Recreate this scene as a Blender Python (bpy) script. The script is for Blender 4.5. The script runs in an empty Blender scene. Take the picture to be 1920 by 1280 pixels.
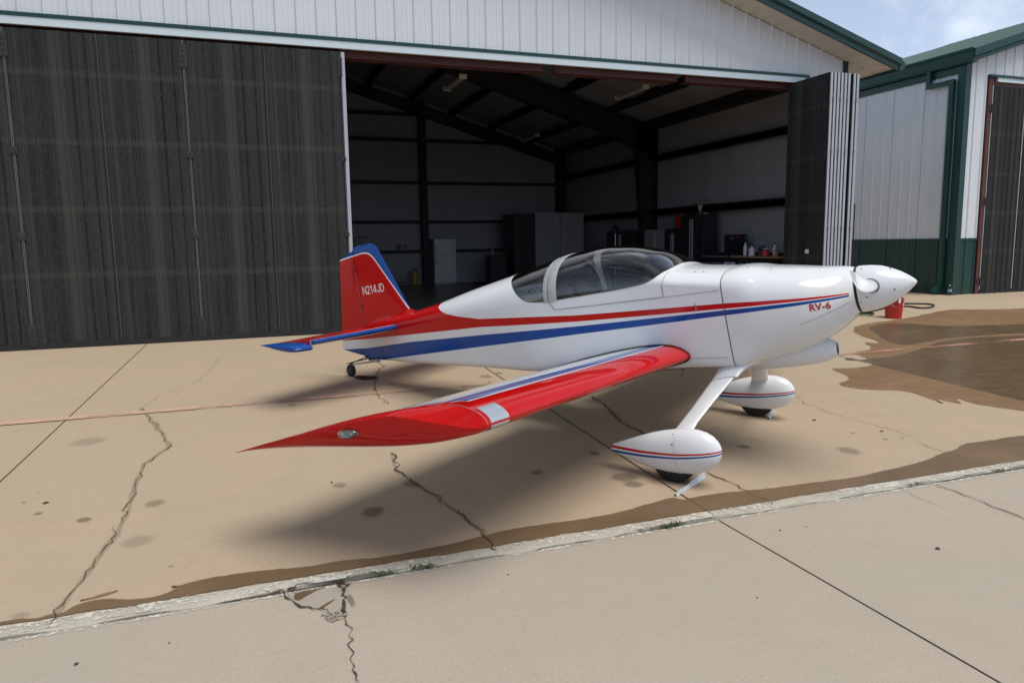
import bpy, bmesh, math, random
import numpy as np
from mathutils import Vector, Matrix, geometry
random.seed(7); np.random.seed(7)
R = math.radians
scene = bpy.context.scene
col = scene.collection

# ------------------------------------------------------------------ camera
CAM_M = Matrix(((0.939518, 0.059479, -0.337295, 0.000000), (-0.342186, 0.120894, -0.931823, 0.000000), (-0.014647, 0.990882, 0.133935, 1.800000), (0, 0, 0, 1)))
cam_d = bpy.data.cameras.new('camera'); cam = bpy.data.objects.new('camera', cam_d); col.objects.link(cam)
cam.matrix_world = CAM_M
cam_d.sensor_width = 36.0; cam_d.sensor_fit = 'HORIZONTAL'; cam_d.lens = 36.0*1361/1920
cam_d.clip_start = 0.05; cam_d.clip_end = 3000
scene.camera = cam

# ------------------------------------------------------------------ sky, sun, exposure
SUN_EL, SUN_AZ = R(66), R(150)      # azimuth clockwise from +Y
world = bpy.data.worlds.new('World'); scene.world = world; world.use_nodes = True
def build_world():
    nt = world.node_tree; nt.nodes.clear(); N = nt.nodes.new; L = nt.links.new
    out = N('ShaderNodeOutputWorld'); bg = N('ShaderNodeBackground'); L(bg.outputs[0], out.inputs[0])
    sky = N('ShaderNodeTexSky'); sky.sky_type = 'NISHITA'; sky.sun_disc = False
    sky.sun_elevation = SUN_EL; sky.sun_rotation = SUN_AZ; sky.air_density = 1.0; sky.dust_density = 1.5; sky.ozone_density = 1.0
    tc = N('ShaderNodeTexCoord'); sep = N('ShaderNodeSeparateXYZ'); L(tc.outputs['Generated'], sep.inputs[0])
    add = N('ShaderNodeMath'); add.operation = 'ADD'; add.inputs[1].default_value = 0.22; L(sep.outputs[2], add.inputs[0])
    mx = N('ShaderNodeMath'); mx.operation = 'MAXIMUM'; mx.inputs[1].default_value = 0.05; L(add.outputs[0], mx.inputs[0])
    dx = N('ShaderNodeMath'); dx.operation = 'DIVIDE'; L(sep.outputs[0], dx.inputs[0]); L(mx.outputs[0], dx.inputs[1])
    dy = N('ShaderNodeMath'); dy.operation = 'DIVIDE'; L(sep.outputs[1], dy.inputs[0]); L(mx.outputs[0], dy.inputs[1])
    cmb = N('ShaderNodeCombineXYZ'); L(dx.outputs[0], cmb.inputs[0]); L(dy.outputs[0], cmb.inputs[1]); cmb.inputs[2].default_value = 7.1
    av = N('ShaderNodeVectorMath'); av.operation = 'ADD'; av.inputs[1].default_value = (1.3, 0.4, 0); L(cmb.outputs[0], av.inputs[0]); cmb = av
    n1 = N('ShaderNodeTexNoise'); n1.inputs['Scale'].default_value = 1.5; n1.inputs['Detail'].default_value = 7; n1.inputs['Roughness'].default_value = 0.58
    n1.inputs['Distortion'].default_value = 0.35; L(cmb.outputs[0], n1.inputs['Vector'])
    n2 = N('ShaderNodeTexNoise'); n2.inputs['Scale'].default_value = 3.4; n2.inputs['Detail'].default_value = 6; L(cmb.outputs[0], n2.inputs['Vector'])
    cov = N('ShaderNodeMapRange'); cov.inputs[1].default_value = 0.44; cov.inputs[2].default_value = 0.60; cov.interpolation_type = 'SMOOTHSTEP'
    L(n1.outputs[0], cov.inputs[0])
    cr = N('ShaderNodeValToRGB'); L(n2.outputs[0], cr.inputs[0])
    e = cr.color_ramp.elements; e[0].position = 0.34; e[0].color = (4.0, 4.3, 4.8, 1); e[1].position = 0.58; e[1].color = (15.0, 15.0, 15.0, 1)
    mix = N('ShaderNodeMix'); mix.data_type = 'RGBA'; L(cov.outputs[0], mix.inputs['Factor']); L(sky.outputs[0], mix.inputs['A']); L(cr.outputs[0], mix.inputs['B'])
    # pale summer haze, thickest towards the horizon all the way round
    hz = N('ShaderNodeMath'); hz.operation = 'SUBTRACT'; hz.inputs[0].default_value = 1.0; hz.use_clamp = True; L(sep.outputs[2], hz.inputs[1])
    h2_ = N('ShaderNodeMath'); h2_.operation = 'POWER'; L(hz.outputs[0], h2_.inputs[0]); h2_.inputs[1].default_value = 1.25
    h3_ = N('ShaderNodeMath'); h3_.operation = 'MULTIPLY'; L(h2_.outputs[0], h3_.inputs[0]); h3_.inputs[1].default_value = 0.62
    mh = N('ShaderNodeMix'); mh.data_type = 'RGBA'; L(h3_.outputs[0], mh.inputs['Factor']); L(mix.outputs['Result'], mh.inputs['A']); mh.inputs['B'].default_value = (23.5, 28.6, 37.5, 1)
    L(mh.outputs['Result'], bg.inputs[0]); bg.inputs[1].default_value = 0.051
build_world()
sun_d = bpy.data.lights.new('sun', 'SUN'); sun = bpy.data.objects.new('sun', sun_d); col.objects.link(sun)
sun_d.energy = 3.8; sun_d.angle = R(38); sun_d.color = (1.0, 0.965, 0.90)
sd = Vector((math.sin(SUN_AZ)*math.cos(SUN_EL), math.cos(SUN_AZ)*math.cos(SUN_EL), math.sin(SUN_EL)))
sun.rotation_euler = sd.to_track_quat('Z', 'Y').to_euler(); sun.location = (0, 0, 30)
scene.render.engine = 'CYCLES'
vs = scene.view_settings; vs.view_transform = 'Standard'; vs.look = 'None'; vs.gamma = 1.0; vs.exposure = -0.24; vs.use_curve_mapping = False
cy = scene.cycles; cy.max_bounces = 6; cy.transparent_max_bounces = 10; cy.diffuse_bounces = 3; cy.glossy_bounces = 3

# ------------------------------------------------------------------ helpers
ORIG = {}
def tag(o, label=None, cat=None, group=None, kind=None):
    if label: o['label'] = label
    if cat: o['category'] = cat
    if group: o['group'] = group
    if kind: o['kind'] = kind
    return o
def empty(name, loc=(0, 0, 0)):
    o = bpy.data.objects.new(name, None); o.empty_display_size = 0.2; o.location = loc; col.objects.link(o); ORIG[o.name] = Vector(loc); return o
def thing(name, label, cat, loc=(0, 0, 0), group=None):
    return tag(empty(name, loc), label, cat, group)
def org(o):
    while o is not None:
        if o.name in ORIG: return ORIG[o.name]
        o = o.parent
    return Vector((0, 0, 0))
class MB:
    """collects polygons (world or body coordinates) for one mesh object"""
    def __init__(s): s.v = []; s.f = []; s.mi = []; s.cur = 0
    def add(s, vs, fs):
        b = len(s.v); s.v += [tuple(p) for p in vs]; s.f += [tuple(b+i for i in f) for f in fs]; s.mi += [s.cur]*len(fs); return s
    def box(s, x0, x1, y0, y1, z0, z1, bev=0.0):
        if bev <= 0:
            return s.add([(x0,y0,z0),(x1,y0,z0),(x1,y1,z0),(x0,y1,z0),(x0,y0,z1),(x1,y0,z1),(x1,y1,z1),(x0,y1,z1)],
                  [(0,3,2,1),(4,5,6,7),(0,1,5,4),(1,2,6,5),(2,3,7,6),(3,0,4,7)])
        bm = bmesh.new(); r = bmesh.ops.create_cube(bm, size=1)
        for p in bm.verts: p.co = Vector(((x0+x1)/2+p.co.x*(x1-x0), (y0+y1)/2+p.co.y*(y1-y0), (z0+z1)/2+p.co.z*(z1-z0)))
        bmesh.ops.bevel(bm, geom=bm.edges[:], offset=bev, segments=2, affect='EDGES', profile=0.5)
        bm.verts.ensure_lookup_table(); s.add([p.co[:] for p in bm.verts], [[q.index for q in f.verts] for f in bm.faces]); bm.free(); return s
    def obox(s, c, ax, ay, az, hx, hy, hz):
        c = Vector(c); ax, ay, az = Vector(ax).normalized()*hx, Vector(ay).normalized()*hy, Vector(az).normalized()*hz
        P = [c-ax-ay-az, c+ax-ay-az, c+ax+ay-az, c-ax+ay-az, c-ax-ay+az, c+ax-ay+az, c+ax+ay+az, c-ax+ay+az]
        return s.add(P, [(0,3,2,1),(4,5,6,7),(0,1,5,4),(1,2,6,5),(2,3,7,6),(3,0,4,7)])
    def grid(s, rows, closed=False, cap0=False, cap1=False):
        n = len(rows[0]); vs = [p for r in rows for p in r]; fs = []
        for i in range(len(rows)-1):
            for j in range(n if closed else n-1):
                k = (j+1) % n; fs.append((i*n+j, i*n+k, (i+1)*n+k, (i+1)*n+j))
        if cap0: fs.append(tuple(range(n-1, -1, -1)))
        if cap1: fs.append(tuple((len(rows)-1)*n+j for j in range(n)))
        return s.add(vs, fs)
    def tube(s, pts, r, seg=8, cap=True):
        pts = [Vector(p) for p in pts]; rs = r if isinstance(r, (list, tuple)) else [r]*len(pts); rows = []
        up = Vector((0, 0, 1))
        for i, p in enumerate(pts):
            d = (pts[min(i+1, len(pts)-1)]-pts[max(i-1, 0)]).normalized()
            a = d.cross(up)
            if a.length < 1e-3: a = d.cross(Vector((1, 0, 0)))
            a.normalize(); b = d.cross(a).normalized()
            rows.append([p+(a*math.cos(t)+b*math.sin(t))*rs[i] for t in [2*math.pi*k/seg for k in range(seg)]])
        return s.grid(rows, True, cap, cap)
    def lathe(s, c, axis, prof, seg=24):
        """prof: list of (distance along axis, radius)"""
        c = Vector(c); d = Vector(axis).normalized(); a = d.cross(Vector((0, 0, 1)))
        if a.length < 1e-3: a = d.cross(Vector((1, 0, 0)))
        a.normalize(); b = d.cross(a).normalized()
        rows = [[c+d*h+(a*math.cos(t)+b*math.sin(t))*max(r, 1e-4) for t in [2*math.pi*k/seg for k in range(seg)]] for h, r in prof]
        return s.grid(rows, True, True, True)
    def prism(s, poly, d):
        """extrude closed polygon (list of 3d points) by vector d"""
        n = len(poly); P = [Vector(p) for p in poly]; Q = [p+Vector(d) for p in P]
        return s.add(P+Q, [tuple(range(n-1, -1, -1)), tuple(range(n, 2*n))]+[(i, (i+1) % n, n+(i+1) % n, n+i) for i in range(n)])
def obj(name, mb, mat, parent=None, smooth=None, local=False, weld=True):
    me = bpy.data.meshes.new(name)
    o0 = Vector((0, 0, 0)) if local else org(parent)
    me.from_pydata([(p[0]-o0.x, p[1]-o0.y, p[2]-o0.z) for p in mb.v], [], mb.f)
    mats = mat if isinstance(mat, (list, tuple)) else [mat]
    for m in mats: me.materials.append(m)
    if len(mats) > 1: me.polygons.foreach_set('material_index', mb.mi)
    bm = bmesh.new(); bm.from_mesh(me)
    if weld: bmesh.ops.remove_doubles(bm, verts=bm.verts[:], dist=1e-5)
    bmesh.ops.recalc_face_normals(bm, faces=bm.faces[:]); bm.to_mesh(me); bm.free()
    if smooth is not None:
        me.polygons.foreach_set('use_smooth', [True]*len(me.polygons)); me.set_sharp_from_angle(angle=R(smooth))
    me.update()
    o = bpy.data.objects.new(name, me); col.objects.link(o)
    if parent is not None: o.parent = parent
    return o
def copy_tree(o, loc, rz=None):
    c = o.copy(); col.objects.link(c); c.location = loc
    if rz is not None: c.rotation_euler.z = rz
    for ch in list(o.children):
        d = ch.copy(); col.objects.link(d); d.parent = c
        for g in list(ch.children):
            e = g.copy(); col.objects.link(e); e.parent = d
    return c

# ------------------------------------------------------------------ materials
MATS = {}
class NT:
    def __init__(s, name):
        s.m = bpy.data.materials.new(name); s.m.use_nodes = True; s.t = s.m.node_tree; s.t.nodes.clear()
        s.out = s.n('ShaderNodeOutputMaterial'); s.tc = s.n('ShaderNodeTexCoord')
    def n(s, k): return s.t.nodes.new(k)
    def l(s, a, b): s.t.links.new(a, b)
    def val(s, x, sock):
        if isinstance(x, (int, float)): sock.default_value = x
        elif isinstance(x, (tuple, list)): sock.default_value = (tuple(x)+(1,))[:len(sock.default_value)]
        else: s.l(x, sock)
    def math(s, op, a, b=0.0, c=0.0):
        k = s.n('ShaderNodeMath'); k.operation = op
        for i, x in enumerate((a, b, c)): s.val(x, k.inputs[i])
        return k.outputs[0]
    def mix(s, f, a, b):
        k = s.n('ShaderNodeMix'); k.data_type = 'RGBA'; s.val(f, k.inputs['Factor']); s.val(a, k.inputs['A']); s.val(b, k.inputs['B']); return k.outputs['Result']
    def noise(s, scale, detail=4, rough=0.55, vec=None, dist=0.0, stretch=None):
        k = s.n('ShaderNodeTexNoise'); k.inputs['Scale'].default_value = scale; k.inputs['Detail'].default_value = detail
        k.inputs['Roughness'].default_value = rough; k.inputs['Distortion'].default_value = dist
        v = vec if vec is not None else s.tc.outputs['Object']
        if stretch:
            mp = s.n('ShaderNodeMapping'); mp.inputs['Scale'].default_value = stretch; s.l(v, mp.inputs[0]); v = mp.outputs[0]
        s.l(v, k.inputs['Vector']); return k.outputs[0]
    def ramp(s, f, a, b, lo=0.0, hi=1.0):
        k = s.n('ShaderNodeMapRange'); k.clamp = True; s.val(f, k.inputs[0])
        for i, x in zip((1, 2, 3, 4), (a, b, lo, hi)): k.inputs[i].default_value = x
        return k.outputs[0]
    def bump(s, h, strength=0.2, dist=0.01):
        k = s.n('ShaderNodeBump'); k.inputs['Strength'].default_value = strength; k.inputs['Distance'].default_value = dist; s.l(h, k.inputs['Height']); return k.outputs[0]
    def bsdf(s, color, rough=0.5, metal=0.0, spec=0.5, coat=0.0, coat_rough=0.03, normal=None, alpha=None):
        b = s.n('ShaderNodeBsdfPrincipled'); s.val(color, b.inputs['Base Color']); s.val(rough, b.inputs['Roughness']); s.val(metal, b.inputs['Metallic'])
        s.val(spec, b.inputs['Specular IOR Level']); s.val(coat, b.inputs['Coat Weight']); b.inputs['Coat Roughness'].default_value = coat_rough
        if normal is not None: s.l(normal, b.inputs['Normal'])
        if alpha is not None: s.val(alpha, b.inputs['Alpha'])
        return b.outputs[0]
    def done(s, sh): s.l(sh, s.out.inputs[0]); return s.m
    def xyz(s):
        k = s.n('ShaderNodeSeparateXYZ'); s.l(s.tc.outputs['Object'], k.inputs[0]); return k.outputs
def simple(name, c, rough=0.5, metal=0.0, var=0.12, scale=6.0, bump=0.0, coat=0.0, spec=0.5):
    m = NT(name); f = m.noise(scale, 5, 0.6)
    a = tuple(x*(1-var) for x in c); b = tuple(min(1, x*(1+var)) for x in c)
    cc = m.mix(m.ramp(f, 0.3, 0.7), a, b)
    rr = m.ramp(m.noise(scale*2.3, 3), 0.3, 0.7, max(0.02, rough*0.85), min(1, rough*1.15))
    nb = m.bump(m.noise(scale*8, 4), bump, 0.004) if bump > 0 else None
    return m.done(m.bsdf(cc, rr, metal, spec, coat, normal=nb))

def concrete(name, c1, c2, c3, speck=0.35):
    m = NT(name); big = m.noise(0.45, 4, 0.6); mid = m.noise(2.6, 5, 0.62, dist=0.4); fine = m.noise(70, 3, 0.7); grit = m.noise(260, 2, 0.7)
    brush = m.noise(9, 3, 0.6, stretch=(0.35, 3.5, 1))
    c = m.mix(m.ramp(big, 0.35, 0.65), c1, c2)
    c = m.mix(m.math('MULTIPLY', m.ramp(mid, 0.45, 0.75), 0.5), c, c3)
    c = m.mix(m.ramp(brush, 0.35, 0.75, 0.0, 0.16), c, tuple(x*0.72 for x in c1))
    c = m.mix(m.ramp(fine, 0.45, 0.75, 0.0, speck), c, tuple(x*0.68 for x in c1))
    c = m.mix(m.ramp(grit, 0.58, 0.70, 0.0, 0.65), c, tuple(x*0.38 for x in c1)); pit = m.noise(38, 2, 0.6); c = m.mix(m.ramp(pit, 0.66, 0.74, 0.0, 0.40), c, tuple(x*0.55 for x in c1)); c = m.mix(m.ramp(pit, 0.34, 0.27, 0.0, 0.30), c, tuple(min(1, x*1.3) for x in c1))
    c = m.mix(m.ramp(grit, 0.40, 0.30, 0.0, 0.30), c, tuple(min(1, x*1.4) for x in c1))
    tint = m.noise(0.9, 3, 0.5, dist=1.0); c = m.mix(m.ramp(tint, 0.52, 0.70, 0, 0.35), c, (c1[0]*0.93, c1[1]*0.97, c1[2]*1.0)); c = m.mix(m.ramp(tint, 0.46, 0.30, 0, 0.35), c, (c1[0]*1.04, c1[1]*0.98, c1[2]*0.93))
    sm = m.noise(1.7, 6, 0.7, dist=1.2); c = m.mix(m.ramp(sm, 0.55, 0.78, 0, 0.30), c, tuple(x*0.80 for x in c1))
    h = m.math('ADD', m.math('MULTIPLY', grit, 0.5), m.math('MULTIPLY', fine, 0.8))
    return m.done(m.bsdf(c, m.ramp(mid, 0.3, 0.7, 0.82, 0.93), 0, 0.25, normal=m.bump(h, 0.35, 0.003)))
M_APRON = concrete('apron_concrete', (0.425, 0.330, 0.232), (0.41, 0.322, 0.230), (0.375, 0.291, 0.205), 0.28)
M_NEAR = concrete('taxiway_concrete', (0.395, 0.342, 0.276), (0.42, 0.365, 0.299), (0.375, 0.326, 0.266), 0.50)
M_FLOOR = simple('hangar_floor', (0.17, 0.165, 0.155), 0.35, var=0.2, scale=0.8)
M_DIRT = simple('packed_dirt', (0.10, 0.08, 0.06), 0.95, var=0.3, scale=9)
M_CRACK = simple('crack_dirt', (0.05, 0.036, 0.024), 0.95, var=0.4, scale=30)
M_CRACK2 = simple('hairline_crack', (0.16, 0.115, 0.075), 0.95, var=0.3, scale=30)
def wet(name, c, rough, a=1.0):
    m = NT(name); f = m.noise(1.4, 5, 0.6, dist=0.6); g = m.noise(60, 3, 0.7); st = m.noise(5, 4, 0.6, stretch=(0.5, 2.4, 1), dist=0.5)
    cc = m.mix(m.ramp(f, 0.35, 0.7), tuple(x*0.84 for x in c), tuple(x*1.18 for x in c)); cc = m.mix(m.ramp(g, 0.4, 0.75, 0, 0.4), cc, tuple(x*0.6 for x in c))
    rr = m.ramp(st, 0.3, 0.7, rough, min(0.95, rough+0.25))
    at = m.n('ShaderNodeAttribute'); at.attribute_name = 'fade'; fz_ = m.noise(26, 4, 0.65)
    ed_ = m.ramp(m.math('ADD', at.outputs['Fac'], m.math('MULTIPLY', m.math('SUBTRACT', fz_, 0.5), 0.9)), 0.15, 0.70)
    al = m.math('MULTIPLY', ed_, a if a >= 1 else m.ramp(st, 0.38, 0.58, a*0.55, a))
    return m.done(m.bsdf(cc, rr, 0, 0.4, normal=m.bump(g, 0.12, 0.002), alpha=al))
M_WET = wet('damp_concrete', (0.165, 0.104, 0.054), 0.34)
M_WET2 = wet('drying_concrete', (0.25, 0.142, 0.064), 0.36, 0.96)
M_WET3 = wet('standing_water_film', (0.150, 0.096, 0.048), 0.16, 0.82)
def stain(name, c, strength):
    m = NT(name); at = m.n('ShaderNodeAttribute'); at.attribute_name = 'fade'; g = m.noise(14, 5, 0.65)
    a = m.math('MULTIPLY', m.ramp(m.math('ADD', at.outputs['Fac'], m.math('MULTIPLY', m.math('SUBTRACT', g, 0.5), 0.5)), 0.15, 0.75), strength)
    return m.done(m.bsdf(c, 0.8, 0, 0.3, alpha=a))
M_STAIN = stain('oil_stain', (0.12, 0.085, 0.055), 0.40)
M_STAIN_F = stain('faint_stain', (0.18, 0.135, 0.095), 0.32)
M_GREYST = stain('grey_stain', (0.24, 0.20, 0.16), 0.22)
M_STAIN_D = stain('dark_drip', (0.035, 0.022, 0.014), 0.9)
def worn_paint(name, c, cover, scale=22):
    m = NT(name); g = m.noise(scale, 6, 0.7); b = m.noise(1.3, 4, 0.6, stretch=(1, 0.2, 1))
    a = m.ramp(m.math('ADD', g, m.math('MULTIPLY', m.math('SUBTRACT', b, 0.5), 0.9)), cover, cover+0.10)
    return m.done(m.bsdf(m.mix(m.noise(6), tuple(x*0.85 for x in c), c), 0.75, 0, 0.3, alpha=a))
M_REDLINE = worn_paint('faded_red_line_paint', (0.50, 0.255, 0.185), 0.46, 34)
M_REDPALE = worn_paint('bleached_red_line_paint', (0.56, 0.36, 0.275), 0.40, 34)
M_WLINE = worn_paint('worn_white_line_paint', (0.58, 0.56, 0.50), 0.475, 30)
M_KERB = concrete('kerb_edge_concrete', (0.44, 0.40, 0.33), (0.50, 0.47, 0.40), (0.30, 0.26, 0.2), 0.6)
M_PATCH = concrete('patch_mortar', (0.33, 0.29, 0.24), (0.37, 0.33, 0.275), (0.30, 0.26, 0.215), 0.15)
M_RUBBLE = concrete('rubble', (0.36, 0.32, 0.26), (0.22, 0.19, 0.15), (0.12, 0.1, 0.08), 0.6)
M_WEED = simple('weed_leaf', (0.06, 0.10, 0.025), 0.6, var=0.35, scale=40)

def siding(name, c, rough=0.38):
    m = NT(name); d = m.noise(1.6, 5, 0.65, stretch=(3, 3, 0.35)); e = m.noise(0.35, 3)
    cc = m.mix(m.ramp(d, 0.4, 0.8, 0, 0.35), c, tuple(x*0.83 for x in c)); cc = m.mix(m.ramp(e, 0.4, 0.7, 0, 0.18), cc, tuple(x*0.9 for x in c))
    return m.done(m.bsdf(cc, rough, 0, 0.45, normal=m.bump(m.noise(1.2, 2, stretch=(1, 1, 0.4)), 0.06, 0.02)))
M_SIDE = siding('white_metal_siding', (0.68, 0.71, 0.74))
M_GREEN = siding('dark_green_metal', (0.008, 0.048, 0.039), 0.35)
M_GREENR = siding('green_roof_metal', (0.022, 0.085, 0.070), 0.4)
M_SOFFIT = siding('soffit_liner', (0.60, 0.57, 0.52), 0.5)
M_FLASH = siding('pale_flashing', (0.66, 0.76, 0.80), 0.35)
M_REDOX = simple('red_oxide_steel', (0.085, 0.024, 0.017), 0.6, var=0.25, scale=4)
M_STEEL_D = simple('dark_primer_steel', (0.017, 0.0135, 0.0125), 0.6, var=0.25, scale=3)
def insul(name, c):
    m = NT(name); w = m.noise(1.1, 3, 0.5, stretch=(1.6, 1.6, 0.25)); f = m.noise(5, 4, 0.6, stretch=(2.5, 2.5, 0.3))
    cc = m.mix(m.ramp(w, 0.35, 0.7, 0, 0.3), c, tuple(x*0.75 for x in c))
    return m.done(m.bsdf(cc, 0.5, 0, 0.4, normal=m.bump(m.math('ADD', w, m.math('MULTIPLY', f, 0.4)), 0.5, 0.06)))
M_INSUL = insul('vinyl_insulation', (0.34, 0.345, 0.36))
def door_mat():
    m = NT('dark_weathered_door'); x = m.xyz()
    s1 = m.noise(3.0, 4, 0.6, stretch=(5.5, 5.5, 0.06)); s2 = m.noise(3.0, 5, 0.65, stretch=(22, 22, 0.35)); sp = m.noise(70, 3, 0.7, stretch=(1.0, 1.0, 0.7)); cl = m.noise(1.1, 4, 0.6)
    pp_ = m.math('FRACT', m.math('DIVIDE', m.math('ADD', m.math('ADD', x[0], x[1]), 8.39), 1.12))
    def bandp(c0, hw, soft): return m.ramp(m.math('ABSOLUTE', m.math('SUBTRACT', pp_, c0)), hw, hw+soft, 1.0, 0.0)
    c = m.mix(m.ramp(s1, 0.35, 0.7), (0.015, 0.0165, 0.020), (0.034, 0.034, 0.033))
    c = m.mix(m.math('MULTIPLY', bandp(0.52, 0.035, 0.05), m.ramp(s2, 0.3, 0.7, 0.45, 0.95)), c, (0.058, 0.058, 0.048))
    for c0_ in (0.10, 0.94): c = m.mix(m.math('MULTIPLY', bandp(c0_, 0.012, 0.03), m.ramp(s2, 0.3, 0.7, 0.2, 0.6)), c, (0.060, 0.058, 0.048))
    for c0_ in (0.325, 0.355, 0.70, 0.86): c = m.mix(m.math('MULTIPLY', bandp(c0_, 0.006, 0.010), m.ramp(s2, 0.3, 0.6, 0.5, 0.9)), c, (0.006, 0.0065, 0.008))
    c = m.mix(m.ramp(s2, 0.50, 0.78, 0, 0.35), c, (0.070, 0.070, 0.066))
    c = m.mix(m.ramp(cl, 0.4, 0.7, 0, 0.4), c, (0.030, 0.034, 0.034))
    c = m.mix(m.ramp(sp, 0.50, 0.70, 0, 0.60), c, (0.085, 0.085, 0.080)); sq = m.noise(14, 4, 0.7, stretch=(1.5, 1.5, 0.6)); c = m.mix(m.ramp(sq, 0.5, 0.75, 0, 0.55), c, (0.055, 0.056, 0.055))
    # girts telegraph through the sheet as paler bands
    z = x[2]; band = 0.0
    for zz in (1.05, 1.98, 2.92, 3.85):
        b = m.ramp(m.math('ABSOLUTE', m.math('SUBTRACT', z, zz)), 0.03, 0.055, 1.0, 0.0)
        band = b if band == 0.0 else m.math('MAXIMUM', band, b)
    c = m.mix(m.math('MULTIPLY', band, m.ramp(s2, 0.3, 0.6, 0.05, 0.35)), c, (0.08, 0.078, 0.064))
    return m.done(m.bsdf(c, m.ramp(sp, 0.3, 0.7, 0.6, 0.8), 0, 0.15, normal=m.bump(m.math('ADD', sp, s2), 0.3, 0.004)))
M_DOOR = door_mat()
M_GALV = simple('galvanised_edge', (0.42, 0.44, 0.47), 0.4, 0.25, var=0.05, scale=1.5)
M_STRIP = simple('dull_metal_strip', (0.12, 0.125, 0.13), 0.5, 0.2, var=0.1, scale=2)
M_DARKG = simple('dark_edge_steel', (0.03, 0.03, 0.032), 0.6, var=0.2)
M_BLACK = simple('black_rubber', (0.012, 0.012, 0.013), 0.7, var=0.3, scale=20, bump=0.1)

# aircraft paint
def paint(name, colr, coat=1.0): 
    m = NT(name); return m, m.xyz()
def gloss(m, c, rough=0.16): 
    oil = m.noise(2.2, 3, 0.5)
    return m.done(m.bsdf(c, 0.07, 0, 0.28, 0.0, 0.025, normal=m.bump(oil, 0.010, 0.05)))
WHITE, RED, BLUE = (0.70, 0.715, 0.735), (0.47, 0.005, 0.005), (0.007, 0.058, 0.27)
def fcurve(m, src, pts, x0, x1, y0, y1):
    k = m.n('ShaderNodeFloatCurve'); cv = k.mapping.curves[0]; k.mapping.use_clip = False; k.mapping.extend = 'HORIZONTAL'
    P = sorted(((x-x0)/(x1-x0), (y-y0)/(y1-y0)) for x, y in pts)
    while len(cv.points) < len(P): cv.points.new(0.5, 0.5)
    for q, p in zip(cv.points, P): q.location = p; q.handle_type = 'VECTOR'
    k.mapping.update(); m.l(m.ramp(src, x0, x1), k.inputs['Value'])
    return m.math('ADD', m.math('MULTIPLY', k.outputs[0], y1-y0), y0)
def gt(m, a, b): return m.math('GREATER_THAN', a, b)
def mul(m, a, b): return m.math('MULTIPLY', a, b)
def fuselage_paint():
    m, x = paint('fuselage_paint', None); u, w = x[0], x[2]
    K = dict(x0=-0.2, x1=6.0, y0=-0.4, y1=1.2)
    rt = fcurve(m, u, [(-.2,1.15),(1.70,1.15),(1.735,.72),(1.74,.653),(1.82,.604),(1.92,.56),(2.10,.512),(2.26,.482),(2.38,.458),(3.0,.405),(3.5,.360),(4.78,.283),(5.62,.213),(6,.2)], **K)
    rb = fcurve(m, u, [(-.2,.452),(.37,.425),(1.28,.404),(2.37,.379),(3.5,.305),(4.78,.242),(5.62,.204),(6,.2)], **K)
    bt = fcurve(m, u, [(-.2,.345),(.37,.318),(1.28,.325),(2.37,.302),(3.5,.264),(4.78,.230),(5.62,.200),(6,.19)], **K)
    bb = fcurve(m, u, [(-.2,-.1),(.55,.05),(.7,.165),(1.28,.177),(2.37,.189),(3.5,.195),(4.78,.190),(5.62,.186),(6,.18)], **K)
    red = mul(m, mul(m, gt(m, w, rb), gt(m, rt, w)), gt(m, 5.615, u)); blue = mul(m, mul(m, gt(m, w, bb), gt(m, bt, w)), gt(m, 5.615, u))
    c = m.mix(blue, m.mix(red, WHITE, RED), BLUE); return gloss(m, c)
M_FUS = fuselage_paint()
def line_val(m, x, z, p, q):
    """signed distance left of p->q in the u,w plane"""
    dx, dz = q[0]-p[0], q[1]-p[1]; n = math.hypot(dx, dz); a, b = -dz/n, dx/n
    return m.math('ADD', m.math('ADD', m.math('MULTIPLY', x, a), m.math('MULTIPLY', z, b)), -(a*p[0]+b*p[1]))
def fin_paint():
    m, x = paint('fin_paint', None)
    d1 = line_val(m, x[0], x[2], (0.632, 1.398), (0.144, 1.377))   # top edge line, running aft: inside below
    d2 = line_val(m, x[0], x[2], (1.094, 0.686), (0.726, 1.289))
    k = m.n('ShaderNodeMath'); k.operation = 'SMOOTH_MAX'; k.inputs[2].default_value = 0.16; m.l(m.math('MULTIPLY', d1, -1), k.inputs[0]); m.l(m.math('MULTIPLY', d2, -1), k.inputs[1]); d = k.outputs[0]
    K = dict(x0=-0.2, x1=6.0, y0=-0.4, y1=1.2)
    rb = fcurve(m, x[0], [(-.2,.452),(.37,.425),(1.28,.404),(6,.4)], **K); bt = fcurve(m, x[0], [(-.2,.345),(.37,.318),(1.28,.325),(6,.3)], **K)
    c = m.mix(gt(m, d, 0.0), RED, WHITE); c = m.mix(gt(m, d, 0.016), c, BLUE)
    c = m.mix(gt(m, rb, x[2]), c, WHITE); c = m.mix(gt(m, bt, x[2]), c, BLUE)
    return gloss(m, c)
M_FIN = fin_paint()
def solid_paint(name, c): m, x = paint(name, None); return gloss(m, c)
M_WHITE = solid_paint('white_gloss_paint', WHITE); M_RED = solid_paint('red_gloss_paint', RED); M_BLUE = solid_paint('blue_gloss_paint', BLUE)
def wing_paint():
    m, x = paint('wing_paint', None); lat = m.math('ABSOLUTE', x[1]); 
    v = m.math('SUBTRACT', x[0], m.math('SUBTRACT', WL0, m.math('MULTIPLY', m.math('MAXIMUM', m.math('SUBTRACT', lat, 3.08), 0.0), 3.4)))
    c = m.mix(gt(m, v, -0.155), WHITE, BLUE); c = m.mix(gt(m, v, -0.02), c, WHITE); c = m.mix(gt(m, v, 0.0), c, RED)
    return gloss(m, c)
WL0, WLS = 4.276, 0.0
M_WING = wing_paint()
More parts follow.
